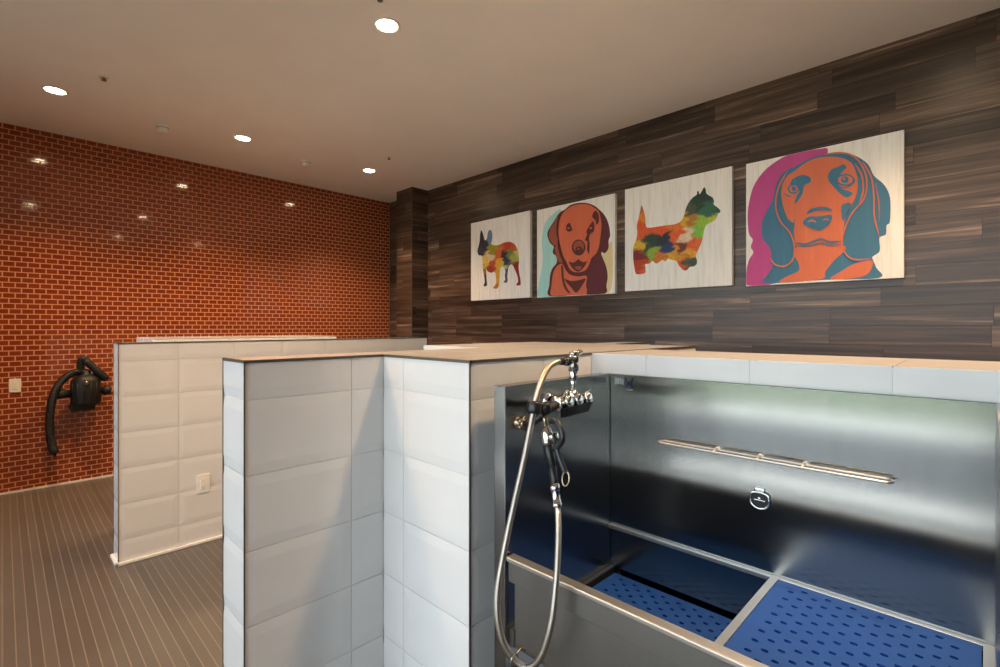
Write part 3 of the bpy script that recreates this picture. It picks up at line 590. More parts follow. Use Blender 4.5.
# ------------------------------------------------------------------ paintings
ART={'bull':{'sil':[(0.189,0.885),(0.216,0.856),(0.24,0.795),(0.261,0.747),(0.293,0.768),(0.302,0.807),(0.32,0.852),(0.349,0.869),(0.378,0.844),(0.389,0.782),(0.381,0.722),(0.372,0.688),(0.444,0.664),(0.514,0.665),(0.575,0.678),(0.652,0.682),(0.719,0.666),(0.772,0.629),(0.811,0.562),(0.829,0.483),(0.832,0.415),(0.824,0.378),(0.832,0.309),(0.85,0.231),(0.858,0.173),(0.85,0.15),(0.798,0.15),(0.79,0.162),(0.816,0.195),(0.811,0.244),(0.785,0.304),(0.745,0.375),(0.711,0.407),(0.665,0.382),(0.652,0.324),(0.644,0.265),(0.649,0.216),(0.63,0.193),(0.586,0.198),(0.586,0.214),(0.608,0.228),(0.603,0.278),(0.611,0.337),(0.583,0.379),(0.542,0.393),(0.523,0.354),(0.517,0.295),(0.509,0.215),(0.5,0.166),(0.472,0.133),(0.415,0.136),(0.409,0.151),(0.444,0.179),(0.458,0.219),(0.452,0.28),(0.441,0.327),(0.415,0.339),(0.358,0.335),(0.299,0.363),(0.278,0.395),(0.281,0.354),(0.287,0.271),(0.296,0.209),(0.293,0.178),(0.249,0.171),(0.234,0.188),(0.255,0.222),(0.246,0.295),(0.228,0.368),(0.216,0.432),(0.216,0.525),(0.195,0.564),(0.15,0.573),(0.125,0.607),(0.125,0.649),(0.15,0.709),(0.165,0.759),(0.171,0.831)],'seeds':[((0.225,0.689),(52,50,66)),((0.189,0.818),(40,38,46)),((0.349,0.807),(105,132,165)),((0.165,0.613),(60,55,70)),((0.415,0.606),(160,150,35)),((0.255,0.5),(232,196,84)),((0.343,0.512),(236,206,160)),((0.378,0.452),(200,85,55)),((0.349,0.369),(170,60,40)),((0.255,0.428),(220,180,80)),((0.509,0.546),(214,98,45)),((0.514,0.435),(225,170,45)),((0.665,0.633),(190,62,34)),((0.759,0.597),(200,90,40)),((0.611,0.462),(46,54,84)),((0.597,0.522),(50,45,50)),((0.679,0.538),(120,130,70)),((0.759,0.5),(165,168,80)),((0.785,0.546),(205,190,100)),((0.798,0.351),(150,30,38)),((0.824,0.194),(140,22,40)),((0.63,0.306),(78,80,108)),((0.486,0.257),(215,160,38)),((0.444,0.155),(196,120,35)),((0.255,0.273),(48,56,56)),((0.243,0.377),(140,120,50)),((0.27,0.19),(35,38,45)),((0.575,0.4),(190,200,120))]},'terr':{'sil':[(0.178,0.816),(0.198,0.763),(0.215,0.7),(0.22,0.629),(0.237,0.592),(0.321,0.588),(0.424,0.588),(0.504,0.586),(0.563,0.606),(0.592,0.655),(0.605,0.703),(0.63,0.756),(0.667,0.796),(0.705,0.817),(0.708,0.844),(0.721,0.843),(0.73,0.815),(0.75,0.841),(0.769,0.869),(0.783,0.847),(0.787,0.814),(0.814,0.787),(0.84,0.767),(0.854,0.734),(0.849,0.707),(0.875,0.681),(0.901,0.651),(0.905,0.629),(0.884,0.615),(0.875,0.585),(0.849,0.562),(0.822,0.552),(0.787,0.535),(0.769,0.492),(0.76,0.447),(0.75,0.402),(0.732,0.358),(0.71,0.314),(0.695,0.279),(0.706,0.24),(0.705,0.209),(0.68,0.187),(0.643,0.185),(0.611,0.155),(0.578,0.168),(0.543,0.209),(0.524,0.245),(0.484,0.262),(0.444,0.276),(0.414,0.255),(0.388,0.273),(0.363,0.26),(0.326,0.244),(0.29,0.271),(0.258,0.25),(0.215,0.248),(0.217,0.218),(0.215,0.168),(0.176,0.157),(0.123,0.161),(0.11,0.186),(0.101,0.228),(0.094,0.269),(0.088,0.331),(0.09,0.403),(0.101,0.452),(0.123,0.501),(0.132,0.56),(0.128,0.632),(0.15,0.71),(0.163,0.768)],'seeds':[((0.176,0.776),(190,100,60)),((0.183,0.705),(218,130,40)),((0.176,0.625),(214,82,38)),((0.183,0.543),(216,92,40)),((0.363,0.548),(224,88,38)),((0.524,0.551),(228,116,40)),((0.582,0.594),(215,168,40)),((0.649,0.602),(180,120,50)),((0.732,0.737),(40,72,60)),((0.769,0.814),(35,60,50)),((0.649,0.705),(78,86,66)),((0.814,0.659),(52,104,84)),((0.875,0.639),(50,80,70)),((0.858,0.588),(184,190,60)),((0.76,0.557),(150,190,60)),((0.714,0.49),(128,190,70)),((0.677,0.402),(225,98,48)),((0.605,0.464),(232,205,175)),((0.582,0.376),(118,56,48)),((0.543,0.495),(225,95,45)),((0.29,0.459),(40,62,56)),((0.394,0.466),(38,50,58)),((0.444,0.382),(40,58,104)),((0.311,0.354),(140,172,58)),((0.161,0.425),(212,172,40)),((0.237,0.416),(60,80,50)),((0.139,0.346),(126,36,40)),((0.146,0.244),(180,62,38)),((0.189,0.18),(212,100,50)),((0.363,0.293),(206,120,50)),((0.464,0.297),(222,172,40)),((0.62,0.221),(82,92,70)),((0.658,0.301),(230,162,50)),((0.563,0.207),(214,86,40)),((0.504,0.327),(220,150,50)),((0.723,0.378),(225,110,50)),((0.677,0.234),(70,80,70))]},'lab':[('teal',[(0.344,0.938),(0.234,0.919),(0.133,0.854),(0.087,0.748),(0.071,0.607),(0.087,0.441),(0.05,0.26),(0.019,0.118),(0.013,0.015),(0.404,0.013),(0.404,0.626)]),('cream',[(0.851,0.42),(0.903,0.418),(0.934,0.503),(0.965,0.517),(0.979,0.334),(0.975,0.153),(0.934,0.007),(0.851,0.007)]),('maroon',[(0.392,0.942),(0.463,0.978),(0.567,0.983),(0.679,0.959),(0.766,0.915),(0.819,0.869),(0.872,0.814),(0.914,0.743),(0.938,0.666),(0.946,0.583),(0.93,0.54),(0.928,0.467),(0.903,0.424),(0.876,0.416),(0.851,0.43),(0.847,0.402),(0.872,0.345),(0.903,0.268),(0.918,0.176),(0.903,0.085),(0.882,0.004),(0.544,0.008),(0.176,0.013),(0.178,0.129),(0.191,0.249),(0.221,0.317),(0.271,0.363),(0.283,0.402),(0.266,0.455),(0.234,0.477),(0.226,0.512),(0.239,0.557),(0.189,0.603),(0.158,0.667),(0.151,0.719),(0.184,0.775),(0.234,0.828),(0.295,0.899),(0.344,0.93)]),('orange',[(0.416,0.938),(0.486,0.965),(0.578,0.968),(0.679,0.946),(0.755,0.902),(0.813,0.851),(0.836,0.783),(0.847,0.698),(0.834,0.589),(0.819,0.498),(0.787,0.427),(0.749,0.394),(0.705,0.323),(0.668,0.273),(0.612,0.248),(0.521,0.251),(0.456,0.287),(0.411,0.37),(0.37,0.433),(0.337,0.535),(0.312,0.637),(0.303,0.738),(0.32,0.835),(0.356,0.899)]),('rust',[(0.283,0.885),(0.3,0.808),(0.288,0.72),(0.298,0.619),(0.288,0.581),(0.251,0.569),(0.201,0.621),(0.173,0.68),(0.194,0.764),(0.246,0.826)]),('rust',[(0.258,0.544),(0.308,0.578),(0.351,0.435),(0.38,0.373),(0.308,0.379),(0.273,0.463)]),('orange',[(0.288,0.337),(0.356,0.355),(0.404,0.282),(0.463,0.228),(0.567,0.201),(0.646,0.205),(0.674,0.184),(0.661,0.1),(0.666,0.008),(0.404,0.013),(0.209,0.016),(0.209,0.127),(0.234,0.266)]),('maroon',[(0.344,0.34),(0.37,0.314),(0.38,0.195),(0.416,0.095),(0.463,0.034),(0.432,0.035),(0.38,0.097),(0.351,0.197)]),('plum',[(0.872,0.768),(0.909,0.707),(0.93,0.613),(0.914,0.542),(0.909,0.478),(0.882,0.435),(0.855,0.457),(0.859,0.53),(0.876,0.62)]),('plum',[(0.734,0.386),(0.798,0.398),(0.841,0.385),(0.876,0.307),(0.897,0.195),(0.889,0.086),(0.868,0.006),(0.683,0.009),(0.69,0.098),(0.701,0.21),(0.696,0.286)]),('maroon',[(0.657,0.498),(0.648,0.463),(0.625,0.436),(0.59,0.424),(0.552,0.428),(0.517,0.448),(0.493,0.48),(0.484,0.518),(0.493,0.554),(0.517,0.581),(0.552,0.593),(0.59,0.588),(0.625,0.567),(0.648,0.535)]),('rust',[(0.637,0.508),(0.63,0.482),(0.612,0.462),(0.586,0.452),(0.557,0.456),(0.53,0.471),(0.511,0.495),(0.505,0.524),(0.511,0.55),(0.53,0.57),(0.557,0.579),(0.586,0.576),(0.612,0.56),(0.63,0.536)]),('maroon',[(0.621,0.476),(0.617,0.46),(0.604,0.448),(0.586,0.442),(0.566,0.444),(0.547,0.454),(0.535,0.469),(0.53,0.486),(0.535,0.502),(0.547,0.514),(0.566,0.519),(0.586,0.517),(0.604,0.507),(0.617,0.493)]),('rust',[(0.589,0.491),(0.584,0.485),(0.571,0.483),(0.558,0.487),(0.553,0.495),(0.558,0.501),(0.571,0.502),(0.584,0.498)]),('maroon',[(0.446,0.37),(0.498,0.352),(0.539,0.367),(0.567,0.384),(0.594,0.364),(0.634,0.345),(0.674,0.354),(0.652,0.309),(0.616,0.274),(0.567,0.251),(0.509,0.279),(0.47,0.325)]),('rust',[(0.521,0.301),(0.567,0.313),(0.612,0.297),(0.571,0.266)]),('maroon',[(0.385,0.187),(0.475,0.159),(0.578,0.162),(0.661,0.172),(0.616,0.102),(0.544,0.03),(0.479,0.087)]),('maroon',[(0.399,0.322),(0.463,0.258),(0.532,0.231),(0.634,0.234),(0.679,0.269),(0.734,0.339),(0.77,0.392),(0.744,0.319),(0.69,0.24),(0.634,0.21),(0.532,0.208),(0.446,0.239)]),('maroon',[(0.416,0.765),(0.456,0.787),(0.479,0.74),(0.489,0.702),(0.446,0.692),(0.413,0.719)]),('orange',[(0.458,0.73),(0.454,0.723),(0.444,0.722),(0.434,0.726),(0.43,0.734),(0.434,0.74),(0.444,0.742),(0.454,0.737)]),('maroon',[(0.74,0.811),(0.779,0.865),(0.817,0.814),(0.817,0.736),(0.792,0.717),(0.779,0.764)]),('maroon',[(0.749,0.757),(0.766,0.71),(0.757,0.651),(0.718,0.632),(0.701,0.587),(0.71,0.511),(0.701,0.427),(0.679,0.477),(0.683,0.556),(0.652,0.575),(0.679,0.628),(0.67,0.663),(0.701,0.71)]),('orange',[(0.74,0.689),(0.736,0.682),(0.725,0.68),(0.714,0.685),(0.71,0.694),(0.714,0.701),(0.725,0.703),(0.736,0.698)]),('maroon',[(0.303,0.639),(0.327,0.536),(0.366,0.429),(0.416,0.35),(0.456,0.287),(0.432,0.289),(0.385,0.352),(0.337,0.436),(0.303,0.539)]),('maroon',[(0.416,0.938),(0.356,0.905),(0.317,0.835),(0.303,0.738),(0.31,0.628),(0.283,0.701),(0.288,0.81),(0.32,0.885)])],'hound':[('pink',0,[(0.566,0.954),(0.494,0.996),(0.394,1.013),(0.299,1.001),(0.183,0.949),(0.108,0.884),(0.051,0.792),(0.018,0.652),(0.013,0.528),(0.024,0.422),(0.051,0.376),(0.036,0.316),(0.055,0.272),(0.022,0.213),(0.005,0.131),(0.003,0.011),(0.219,0.012),(0.325,0.164),(0.394,0.665)]),('blue',0,[(0.351,0.9),(0.428,0.931),(0.51,0.946),(0.606,0.945),(0.698,0.912),(0.765,0.859),(0.808,0.804),(0.837,0.725),(0.886,0.661),(0.914,0.603),(0.928,0.53),(0.925,0.39),(0.907,0.366),(0.903,0.305),(0.869,0.288),(0.871,0.22),(0.865,0.185),(0.83,0.158),(0.833,0.135),(0.851,0.079),(0.865,0.007),(0.542,0.016),(0.146,0.017),(0.155,0.078),(0.197,0.145),(0.183,0.177),(0.186,0.258),(0.168,0.311),(0.127,0.367),(0.114,0.451),(0.127,0.531),(0.164,0.607),(0.201,0.682),(0.219,0.779),(0.264,0.86),(0.308,0.89)]),('orange',0,[(0.346,0.862),(0.419,0.91),(0.51,0.93),(0.621,0.907),(0.698,0.857),(0.731,0.785),(0.746,0.691),(0.735,0.601),(0.713,0.55),(0.68,0.482),(0.663,0.392),(0.655,0.319),(0.652,0.254),(0.542,0.261),(0.461,0.275),(0.363,0.284),(0.338,0.4),(0.311,0.483),(0.276,0.588),(0.259,0.691),(0.266,0.774),(0.299,0.838)]),('orange',0,[(0.353,0.27),(0.428,0.286),(0.652,0.26),(0.664,0.216),(0.606,0.157),(0.55,0.077),(0.523,0.022),(0.255,0.014),(0.29,0.056),(0.377,0.096),(0.374,0.159),(0.35,0.211)]),('orange',0,[(0.582,0.019),(0.652,0.074),(0.713,0.113),(0.772,0.13),(0.818,0.136),(0.833,0.113),(0.808,0.047),(0.743,0.017)]),('blue',0,[(0.318,0.769),(0.346,0.812),(0.408,0.823),(0.454,0.793),(0.454,0.76),(0.414,0.736),(0.404,0.683),(0.381,0.644),(0.353,0.61),(0.363,0.671),(0.384,0.706),(0.351,0.748)]),('blue',0,[(0.566,0.78),(0.587,0.823),(0.629,0.834),(0.664,0.843),(0.68,0.815),(0.655,0.793),(0.637,0.76),(0.631,0.714),(0.655,0.668),(0.716,0.627),(0.683,0.6),(0.64,0.638),(0.603,0.692),(0.574,0.737)]),('blue',0,[(0.382,0.721),(0.378,0.704),(0.367,0.693),(0.352,0.688),(0.334,0.692),(0.318,0.702),(0.307,0.718),(0.303,0.736),(0.307,0.753),(0.318,0.764),(0.334,0.769),(0.352,0.765),(0.367,0.754),(0.378,0.738)]),('orange',0,[(0.374,0.722),(0.371,0.712),(0.363,0.704),(0.351,0.702),(0.338,0.704),(0.326,0.712),(0.318,0.722),(0.315,0.734),(0.318,0.744),(0.326,0.752),(0.338,0.754),(0.351,0.752),(0.363,0.744),(0.371,0.734)]),('blue',0,[(0.362,0.727),(0.36,0.718),(0.356,0.712),(0.35,0.71),(0.343,0.711),(0.337,0.716),(0.332,0.724),(0.331,0.733),(0.332,0.741),(0.337,0.747),(0.343,0.75),(0.35,0.748),(0.356,0.743),(0.36,0.735)]),('blue',0,[(0.728,0.716),(0.722,0.698),(0.707,0.686),(0.686,0.682),(0.661,0.687),(0.639,0.7),(0.624,0.719),(0.618,0.739),(0.624,0.758),(0.639,0.77),(0.661,0.774),(0.686,0.768),(0.707,0.755),(0.722,0.736)]),('orange',0,[(0.717,0.718),(0.713,0.706),(0.701,0.697),(0.683,0.695),(0.664,0.699),(0.646,0.709),(0.633,0.722),(0.629,0.737),(0.633,0.75),(0.646,0.758),(0.664,0.76),(0.683,0.756),(0.701,0.746),(0.713,0.733)]),('blue',0,[(0.693,0.725),(0.691,0.715),(0.685,0.707),(0.676,0.704),(0.665,0.706),(0.656,0.713),(0.65,0.723),(0.648,0.735),(0.65,0.746),(0.656,0.753),(0.665,0.756),(0.676,0.754),(0.685,0.747),(0.691,0.737)]),('orange',0,[(0.672,0.737),(0.67,0.732),(0.664,0.731),(0.659,0.735),(0.657,0.74),(0.659,0.745),(0.664,0.746),(0.67,0.743)]),('blue',1,[(0.629,0.691),(0.64,0.684),(0.651,0.675),(0.663,0.669),(0.676,0.667),(0.689,0.67),(0.702,0.676),(0.714,0.684),(0.723,0.692),(0.729,0.7),(0.731,0.709),(0.731,0.718),(0.732,0.726),(0.73,0.727),(0.727,0.72),(0.724,0.712),(0.722,0.706),(0.718,0.699),(0.709,0.692),(0.698,0.685),(0.686,0.679),(0.674,0.676),(0.664,0.678),(0.653,0.683),(0.641,0.688),(0.629,0.693)]),('blue',1,[(0.276,0.707),(0.283,0.698),(0.29,0.69),(0.298,0.683),(0.307,0.677),(0.314,0.673),(0.322,0.672),(0.329,0.672),(0.336,0.671),(0.336,0.674),(0.329,0.677),(0.322,0.68),(0.316,0.683),(0.309,0.686),(0.302,0.691),(0.294,0.697),(0.286,0.703),(0.277,0.709)]),('blue',1,[(0.433,0.52),(0.445,0.522),(0.457,0.525),(0.467,0.53),(0.478,0.533),(0.492,0.534),(0.509,0.534),(0.526,0.532),(0.542,0.529),(0.555,0.526),(0.567,0.522),(0.579,0.521),(0.593,0.52),(0.594,0.526),(0.582,0.535),(0.571,0.545),(0.558,0.552),(0.543,0.556),(0.526,0.559),(0.507,0.561),(0.488,0.561),(0.471,0.56),(0.456,0.555),(0.445,0.548),(0.437,0.536),(0.429,0.526)]),('blue',0,[(0.408,0.464),(0.441,0.498),(0.51,0.491),(0.585,0.49),(0.59,0.45),(0.566,0.414),(0.518,0.386),(0.461,0.408),(0.419,0.439)]),('orange',1,[(0.437,0.458),(0.446,0.459),(0.455,0.459),(0.463,0.461),(0.469,0.461),(0.474,0.458),(0.48,0.454),(0.486,0.45),(0.493,0.446),(0.495,0.448),(0.49,0.455),(0.485,0.462),(0.478,0.468),(0.47,0.472),(0.461,0.472),(0.452,0.47),(0.444,0.465),(0.436,0.461)]),('orange',1,[(0.535,0.455),(0.543,0.456),(0.551,0.456),(0.557,0.458),(0.561,0.458),(0.563,0.457),(0.565,0.454),(0.569,0.45),(0.573,0.446),(0.575,0.447),(0.574,0.453),(0.572,0.459),(0.568,0.465),(0.562,0.469),(0.555,0.469),(0.547,0.467),(0.54,0.462),(0.534,0.458)]),('blue',1,[(0.346,0.31),(0.366,0.303),(0.387,0.295),(0.406,0.29),(0.425,0.288),(0.441,0.289),(0.455,0.294),(0.467,0.299),(0.48,0.303),(0.492,0.307),(0.504,0.311),(0.515,0.314),(0.526,0.314),(0.536,0.309),(0.547,0.301),(0.561,0.292),(0.577,0.285),(0.595,0.282),(0.615,0.283),(0.636,0.285),(0.655,0.288),(0.655,0.291),(0.635,0.293),(0.614,0.295),(0.595,0.296),(0.578,0.298),(0.565,0.304),(0.553,0.312),(0.54,0.321),(0.527,0.327),(0.513,0.327),(0.5,0.324),(0.488,0.32),(0.475,0.316),(0.463,0.312),(0.451,0.307),(0.438,0.303),(0.424,0.301),(0.407,0.303),(0.388,0.307),(0.367,0.311),(0.346,0.313)]),('blue',1,[(0.363,0.283),(0.384,0.28),(0.404,0.276),(0.424,0.274),(0.442,0.274),(0.457,0.275),(0.471,0.277),(0.484,0.28),(0.495,0.281),(0.505,0.283),(0.513,0.285),(0.521,0.286),(0.529,0.285),(0.538,0.281),(0.548,0.276),(0.56,0.269),(0.574,0.264),(0.59,0.262),(0.609,0.261),(0.628,0.262),(0.646,0.263),(0.646,0.266),(0.627,0.268),(0.608,0.27),(0.59,0.272),(0.575,0.274),(0.562,0.278),(0.551,0.284),(0.541,0.29),(0.53,0.294),(0.52,0.295),(0.511,0.294),(0.503,0.293),(0.493,0.291),(0.482,0.289),(0.469,0.287),(0.456,0.285),(0.441,0.284),(0.423,0.284),(0.404,0.285),(0.384,0.285),(0.363,0.285)]),('blue',0,[(0.269,0.589),(0.299,0.514),(0.346,0.467),(0.36,0.534),(0.346,0.398),(0.353,0.319),(0.318,0.422),(0.283,0.507)]),('blue',0,[(0.649,0.534),(0.671,0.558),(0.707,0.551),(0.683,0.491),(0.66,0.43)]),('orange',1,[(0.543,0.94),(0.567,0.937),(0.592,0.934),(0.615,0.931),(0.637,0.927),(0.657,0.921),(0.676,0.914),(0.694,0.904),(0.711,0.891),(0.726,0.875),(0.741,0.856),(0.754,0.834),(0.765,0.811),(0.775,0.785),(0.784,0.757),(0.79,0.728),(0.794,0.698),(0.795,0.668),(0.793,0.636),(0.788,0.605),(0.78,0.577),(0.766,0.552),(0.747,0.529),(0.727,0.505),(0.709,0.481),(0.696,0.454),(0.684,0.427),(0.674,0.401),(0.666,0.375),(0.66,0.351),(0.654,0.328),(0.651,0.305),(0.651,0.282),(0.652,0.259),(0.656,0.235),(0.663,0.213),(0.671,0.194),(0.682,0.177),(0.694,0.163),(0.709,0.152),(0.727,0.143),(0.749,0.139),(0.773,0.139),(0.798,0.142),(0.823,0.143),(0.823,0.146),(0.798,0.148),(0.773,0.149),(0.749,0.15),(0.729,0.154),(0.712,0.161),(0.699,0.172),(0.688,0.184),(0.679,0.199),(0.671,0.217),(0.665,0.237),(0.661,0.259),(0.66,0.281),(0.66,0.303),(0.663,0.324),(0.668,0.347),(0.675,0.37),(0.683,0.395),(0.692,0.421),(0.704,0.448),(0.717,0.473),(0.733,0.497),(0.753,0.52),(0.773,0.544),(0.788,0.571),(0.796,0.601),(0.801,0.633),(0.803,0.666),(0.803,0.697),(0.799,0.728),(0.792,0.759),(0.783,0.788),(0.773,0.815),(0.761,0.839),(0.747,0.862),(0.732,0.883),(0.715,0.9),(0.697,0.914),(0.678,0.924),(0.658,0.932),(0.637,0.939),(0.614,0.943),(0.59,0.944),(0.566,0.943),(0.542,0.943)]),('orange',1,[(0.771,0.839),(0.783,0.808),(0.796,0.778),(0.809,0.749),(0.819,0.719),(0.825,0.686),(0.829,0.652),(0.832,0.617),(0.834,0.582),(0.835,0.547),(0.835,0.512),(0.835,0.475),(0.837,0.438),(0.842,0.4),(0.85,0.362),(0.859,0.325),(0.868,0.288),(0.87,0.288),(0.864,0.326),(0.858,0.364),(0.851,0.401),(0.845,0.438),(0.843,0.474),(0.843,0.51),(0.844,0.546),(0.843,0.581),(0.84,0.617),(0.838,0.652),(0.834,0.687),(0.827,0.72),(0.816,0.752),(0.803,0.782),(0.788,0.811),(0.773,0.84)]),('orange',1,[(0.73,0.83),(0.739,0.807),(0.748,0.784),(0.757,0.762),(0.764,0.739),(0.769,0.713),(0.772,0.685),(0.773,0.657),(0.773,0.631),(0.77,0.608),(0.765,0.587),(0.76,0.565),(0.756,0.543),(0.759,0.542),(0.766,0.562),(0.774,0.582),(0.78,0.604),(0.783,0.628),(0.783,0.655),(0.782,0.684),(0.779,0.713),(0.774,0.741),(0.766,0.766),(0.756,0.789),(0.744,0.81),(0.732,0.831)]),('orange',1,[(0.307,0.881),(0.288,0.852),(0.267,0.822),(0.249,0.791),(0.236,0.758),(0.226,0.723),(0.22,0.688),(0.217,0.652),(0.217,0.618),(0.221,0.584),(0.229,0.55),(0.239,0.518),(0.25,0.489),(0.265,0.463),(0.282,0.442),(0.299,0.421),(0.312,0.4),(0.323,0.376),(0.333,0.351),(0.34,0.325),(0.345,0.299),(0.347,0.272),(0.346,0.243),(0.344,0.217),(0.338,0.194),(0.329,0.177),(0.317,0.162),(0.303,0.151),(0.289,0.145),(0.273,0.144),(0.255,0.147),(0.237,0.154),(0.222,0.162),(0.211,0.173),(0.203,0.187),(0.194,0.203),(0.184,0.218),(0.181,0.217),(0.188,0.2),(0.194,0.182),(0.203,0.166),(0.216,0.153),(0.233,0.143),(0.253,0.135),(0.273,0.132),(0.292,0.133),(0.309,0.141),(0.324,0.153),(0.338,0.169),(0.348,0.189),(0.354,0.213),(0.357,0.242),(0.357,0.271),(0.355,0.3),(0.35,0.327),(0.342,0.354),(0.333,0.38),(0.321,0.405),(0.307,0.428),(0.29,0.449),(0.273,0.47),(0.26,0.493),(0.249,0.521),(0.239,0.552),(0.232,0.584),(0.228,0.617),(0.228,0.65),(0.231,0.684),(0.237,0.718),(0.246,0.752),(0.259,0.783),(0.276,0.815),(0.293,0.847),(0.309,0.879)]),('orange',1,[(0.846,0.67),(0.85,0.638),(0.854,0.606),(0.859,0.574),(0.862,0.541),(0.864,0.507),(0.866,0.471),(0.867,0.434),(0.869,0.398),(0.87,0.398),(0.87,0.434),(0.871,0.47),(0.87,0.506),(0.868,0.541),(0.864,0.574),(0.86,0.606),(0.853,0.638),(0.848,0.67)])]}

def painting(y0, y1, z0, z1, label):
    t = thing('dog_painting', (XW - 0.018, (y0 + y1) / 2, z0), label, 'painting', 'dog paintings on the wood-look wall')
    bm = new(); box(bm, (XW - 0.035, y1, z0), (XW - 0.0005, y0, z1), 0.0015); obj('canvas', bm, M['canvas'], t)
    return t
def art_xyz(fr, uv, layer):
    y0, y1, z0, z1 = fr; u = min(max(uv[0], 0.002), 0.998); v = min(max(uv[1], 0.002), 0.998)
    return Vector((XW - 0.035 - 0.0004 - 0.00035 * layer, y0 + (y1 - y0) * u, z0 + (z1 - z0) * v))
def poly_face(bm, pts):
    f = bm.faces.new([bm.verts.new(p) for p in pts])
    f.normal_update()
    if f.normal.x > 0: f.normal_flip()
    return bmesh.ops.triangulate(bm, faces=[f])['faces']
def portrait(t, fr, layers, rename):
    bm = new(); names = []; 
    for L, item in enumerate(layers):
        c, pts = item[0], item[-1]; straight = len(item) == 3 and item[1]
        if rename and c == 'orange': c = 'horange'
        if c not in names: names.append(c)
        P = [Vector((u, v, 0)) for u, v in pts]
        Q = P if straight else catmull(P, 4, True)
        Q = [art_xyz(fr, (q.x, q.y), L) for q in Q]
        R = [Q[0]]
        for q in Q[1:]:
            if (q - R[-1]).length > 1e-4: R.append(q)
        if (R[0] - R[-1]).length < 1e-4: R.pop()
        for f in poly_face(bm, R): f.material_index = names.index(c)
    obj('dog_print', bm, [PM[n] for n in names], t, recalc=False)
def patchwork(t, fr, sil, seeds, sd):
    rnd = random.Random(sd); bm = new()
    Q = [art_xyz(fr, (q.x, q.y), 0) for q in catmull([Vector((u, v, 0)) for u, v in sil], 3, True)]
    poly_face(bm, Q)
    for it in range(7):
        es = [e for e in bm.edges if e.calc_length() > 0.009]
        if not es: break
        bmesh.ops.subdivide_edges(bm, edges=es, cuts=1); bmesh.ops.triangulate(bm, faces=bm.faces[:])
    cl = bm.loops.layers.float_color.new('paint'); y0, y1, z0, z1 = fr
    from mathutils import noise
    def colour(p):
        u = (p.y - y0) / (y1 - y0); v = (p.z - z0) / (z1 - z0)
        q = noise.noise_vector(Vector((u * 8, v * 26, sd))); r = noise.noise_vector(Vector((u * 24, v * 80, sd)))
        u += q.x * 0.06 + r.x * 0.022; v += q.y * 0.03 + r.y * 0.012
        W = 0; C = [0, 0, 0]
        for (su, sv), c in seeds:
            w = 1.0 / ((u - su) ** 2 + (v - sv) ** 2 + 1e-5) ** 4.5
            W += w
            for k in range(3): C[k] += w * lin(c[k])
        return (C[0] / W, C[1] / W, C[2] / W, 1)
    cache = {v: colour(v.co) for v in bm.verts}
    for f in bm.faces:
        for lp in f.loops: lp[cl] = cache[lp.vert]
    obj('dog_print', bm, M['patch'], t, recalc=False)
FR = [(4.007, 3.151, 1.646, 2.492), (3.062, 2.208, 1.640, 2.478), (2.114, 1.269, 1.652, 2.490), (1.176, 0.331, 1.640, 2.482)]
t = painting(*FR[0], 'square painting of a patchwork bulldog standing, on white, beside the column'); patchwork(t, FR[0], ART['bull']['sil'], [((s[0]), c) for s, c in ART['bull']['seeds']] if isinstance(ART['bull']['seeds'][0][0], list) else ART['bull']['seeds'], 3)
t = painting(*FR[1], 'square portrait of an orange labrador with dark ears on pale turquoise'); portrait(t, FR[1], ART['lab'], False)
t = painting(*FR[2], 'square painting of a patchwork terrier with raised tail on white'); patchwork(t, FR[2], ART['terr']['sil'], ART['terr']['seeds'], 9)
t = painting(*FR[3], 'square portrait of an orange and blue hound with pink halo'); portrait(t, FR[3], ART['hound'], True)

# ------------------------------------------------------------------ stainless wash tub
TXF, TXB, TY0, TY1, TZ, GZ = 0.93, 1.44, -0.014, 0.90, 1.203, 0.70
T = thing('dog_wash_tub', (1.19, 0.44, 0.0), 'stainless steel dog wash tub with high back panel under the tiled ledge', 'wash tub')
bm = new(); box(bm, (TXB, TY0 - 0.02, 0.50), (TXB + 0.012, TY1 + 0.02, TZ), 0.0015); obj('back_panel', bm, M['steelv'], T, label='tall brushed steel back panel')
bm = new(); box(bm, (TXF, TY1, 0.0), (TXB - 0.0025, TY1 + 0.041, TZ), 0.0015); obj('side_panel', bm, M['steel'], T, label='steel side panel below the shower tap')
bm = new(); box(bm, (TXF, TY0 - 0.041, 0.0), (TXB - 0.0025, TY0, TZ), 0.0015); obj('side_panel', bm, M['steel'], T, label='steel side panel away from the tap')
bm = new(); box(bm, (TXF, TY0, 0.695), (TXF + 0.010, TY1 - 0.012, 0.748), 0.001)
obj('apron', bm, M['satin'], T)
bm = new(); box(bm, (TXF - 0.003, TY0, 0.746), (TXF + 0.026, TY1 - 0.006, 0.759), 0.003, 3); obj('front_rim', bm, M['bright'], T, label='rounded polished front rim')
bm = new()
box(bm, (0.950, TY0, 0.515), (0.957, 0.884, 0.744)); box(bm, (0.950, TY0, 0.515), (TXB, 0.884, 0.525)); box(bm, (0.945, 0.884, 0.515), (TXB, 0.899, 0.560))
obj('basin', bm, M['satin'], T, label='sunken steel basin')
bm = new(); box(bm, (0.955, 0.390, 0.525), (TXB, 0.402, 0.690)); obj('basin_step', bm, M['steel'], T)
bm = new()
box(bm, (TXB - 0.013, 0.402, GZ - 0.012), (TXB, TY1, GZ), 0.001); box(bm, (TXB - 0.013, TY0, GZ - 0.012), (TXB, 0.402, GZ + 0.001), 0.001)
box(bm, (0.955, 0.386, GZ - 0.014), (TXB - 0.013, 0.405, GZ + 0.001), 0.001); box(bm, (0.955, TY0, GZ - 0.014), (TXB - 0.013, 0.004, GZ + 0.001), 0.001)
obj('grate_support', bm, M['bright'], T, label='bright support strips along wall and divider')
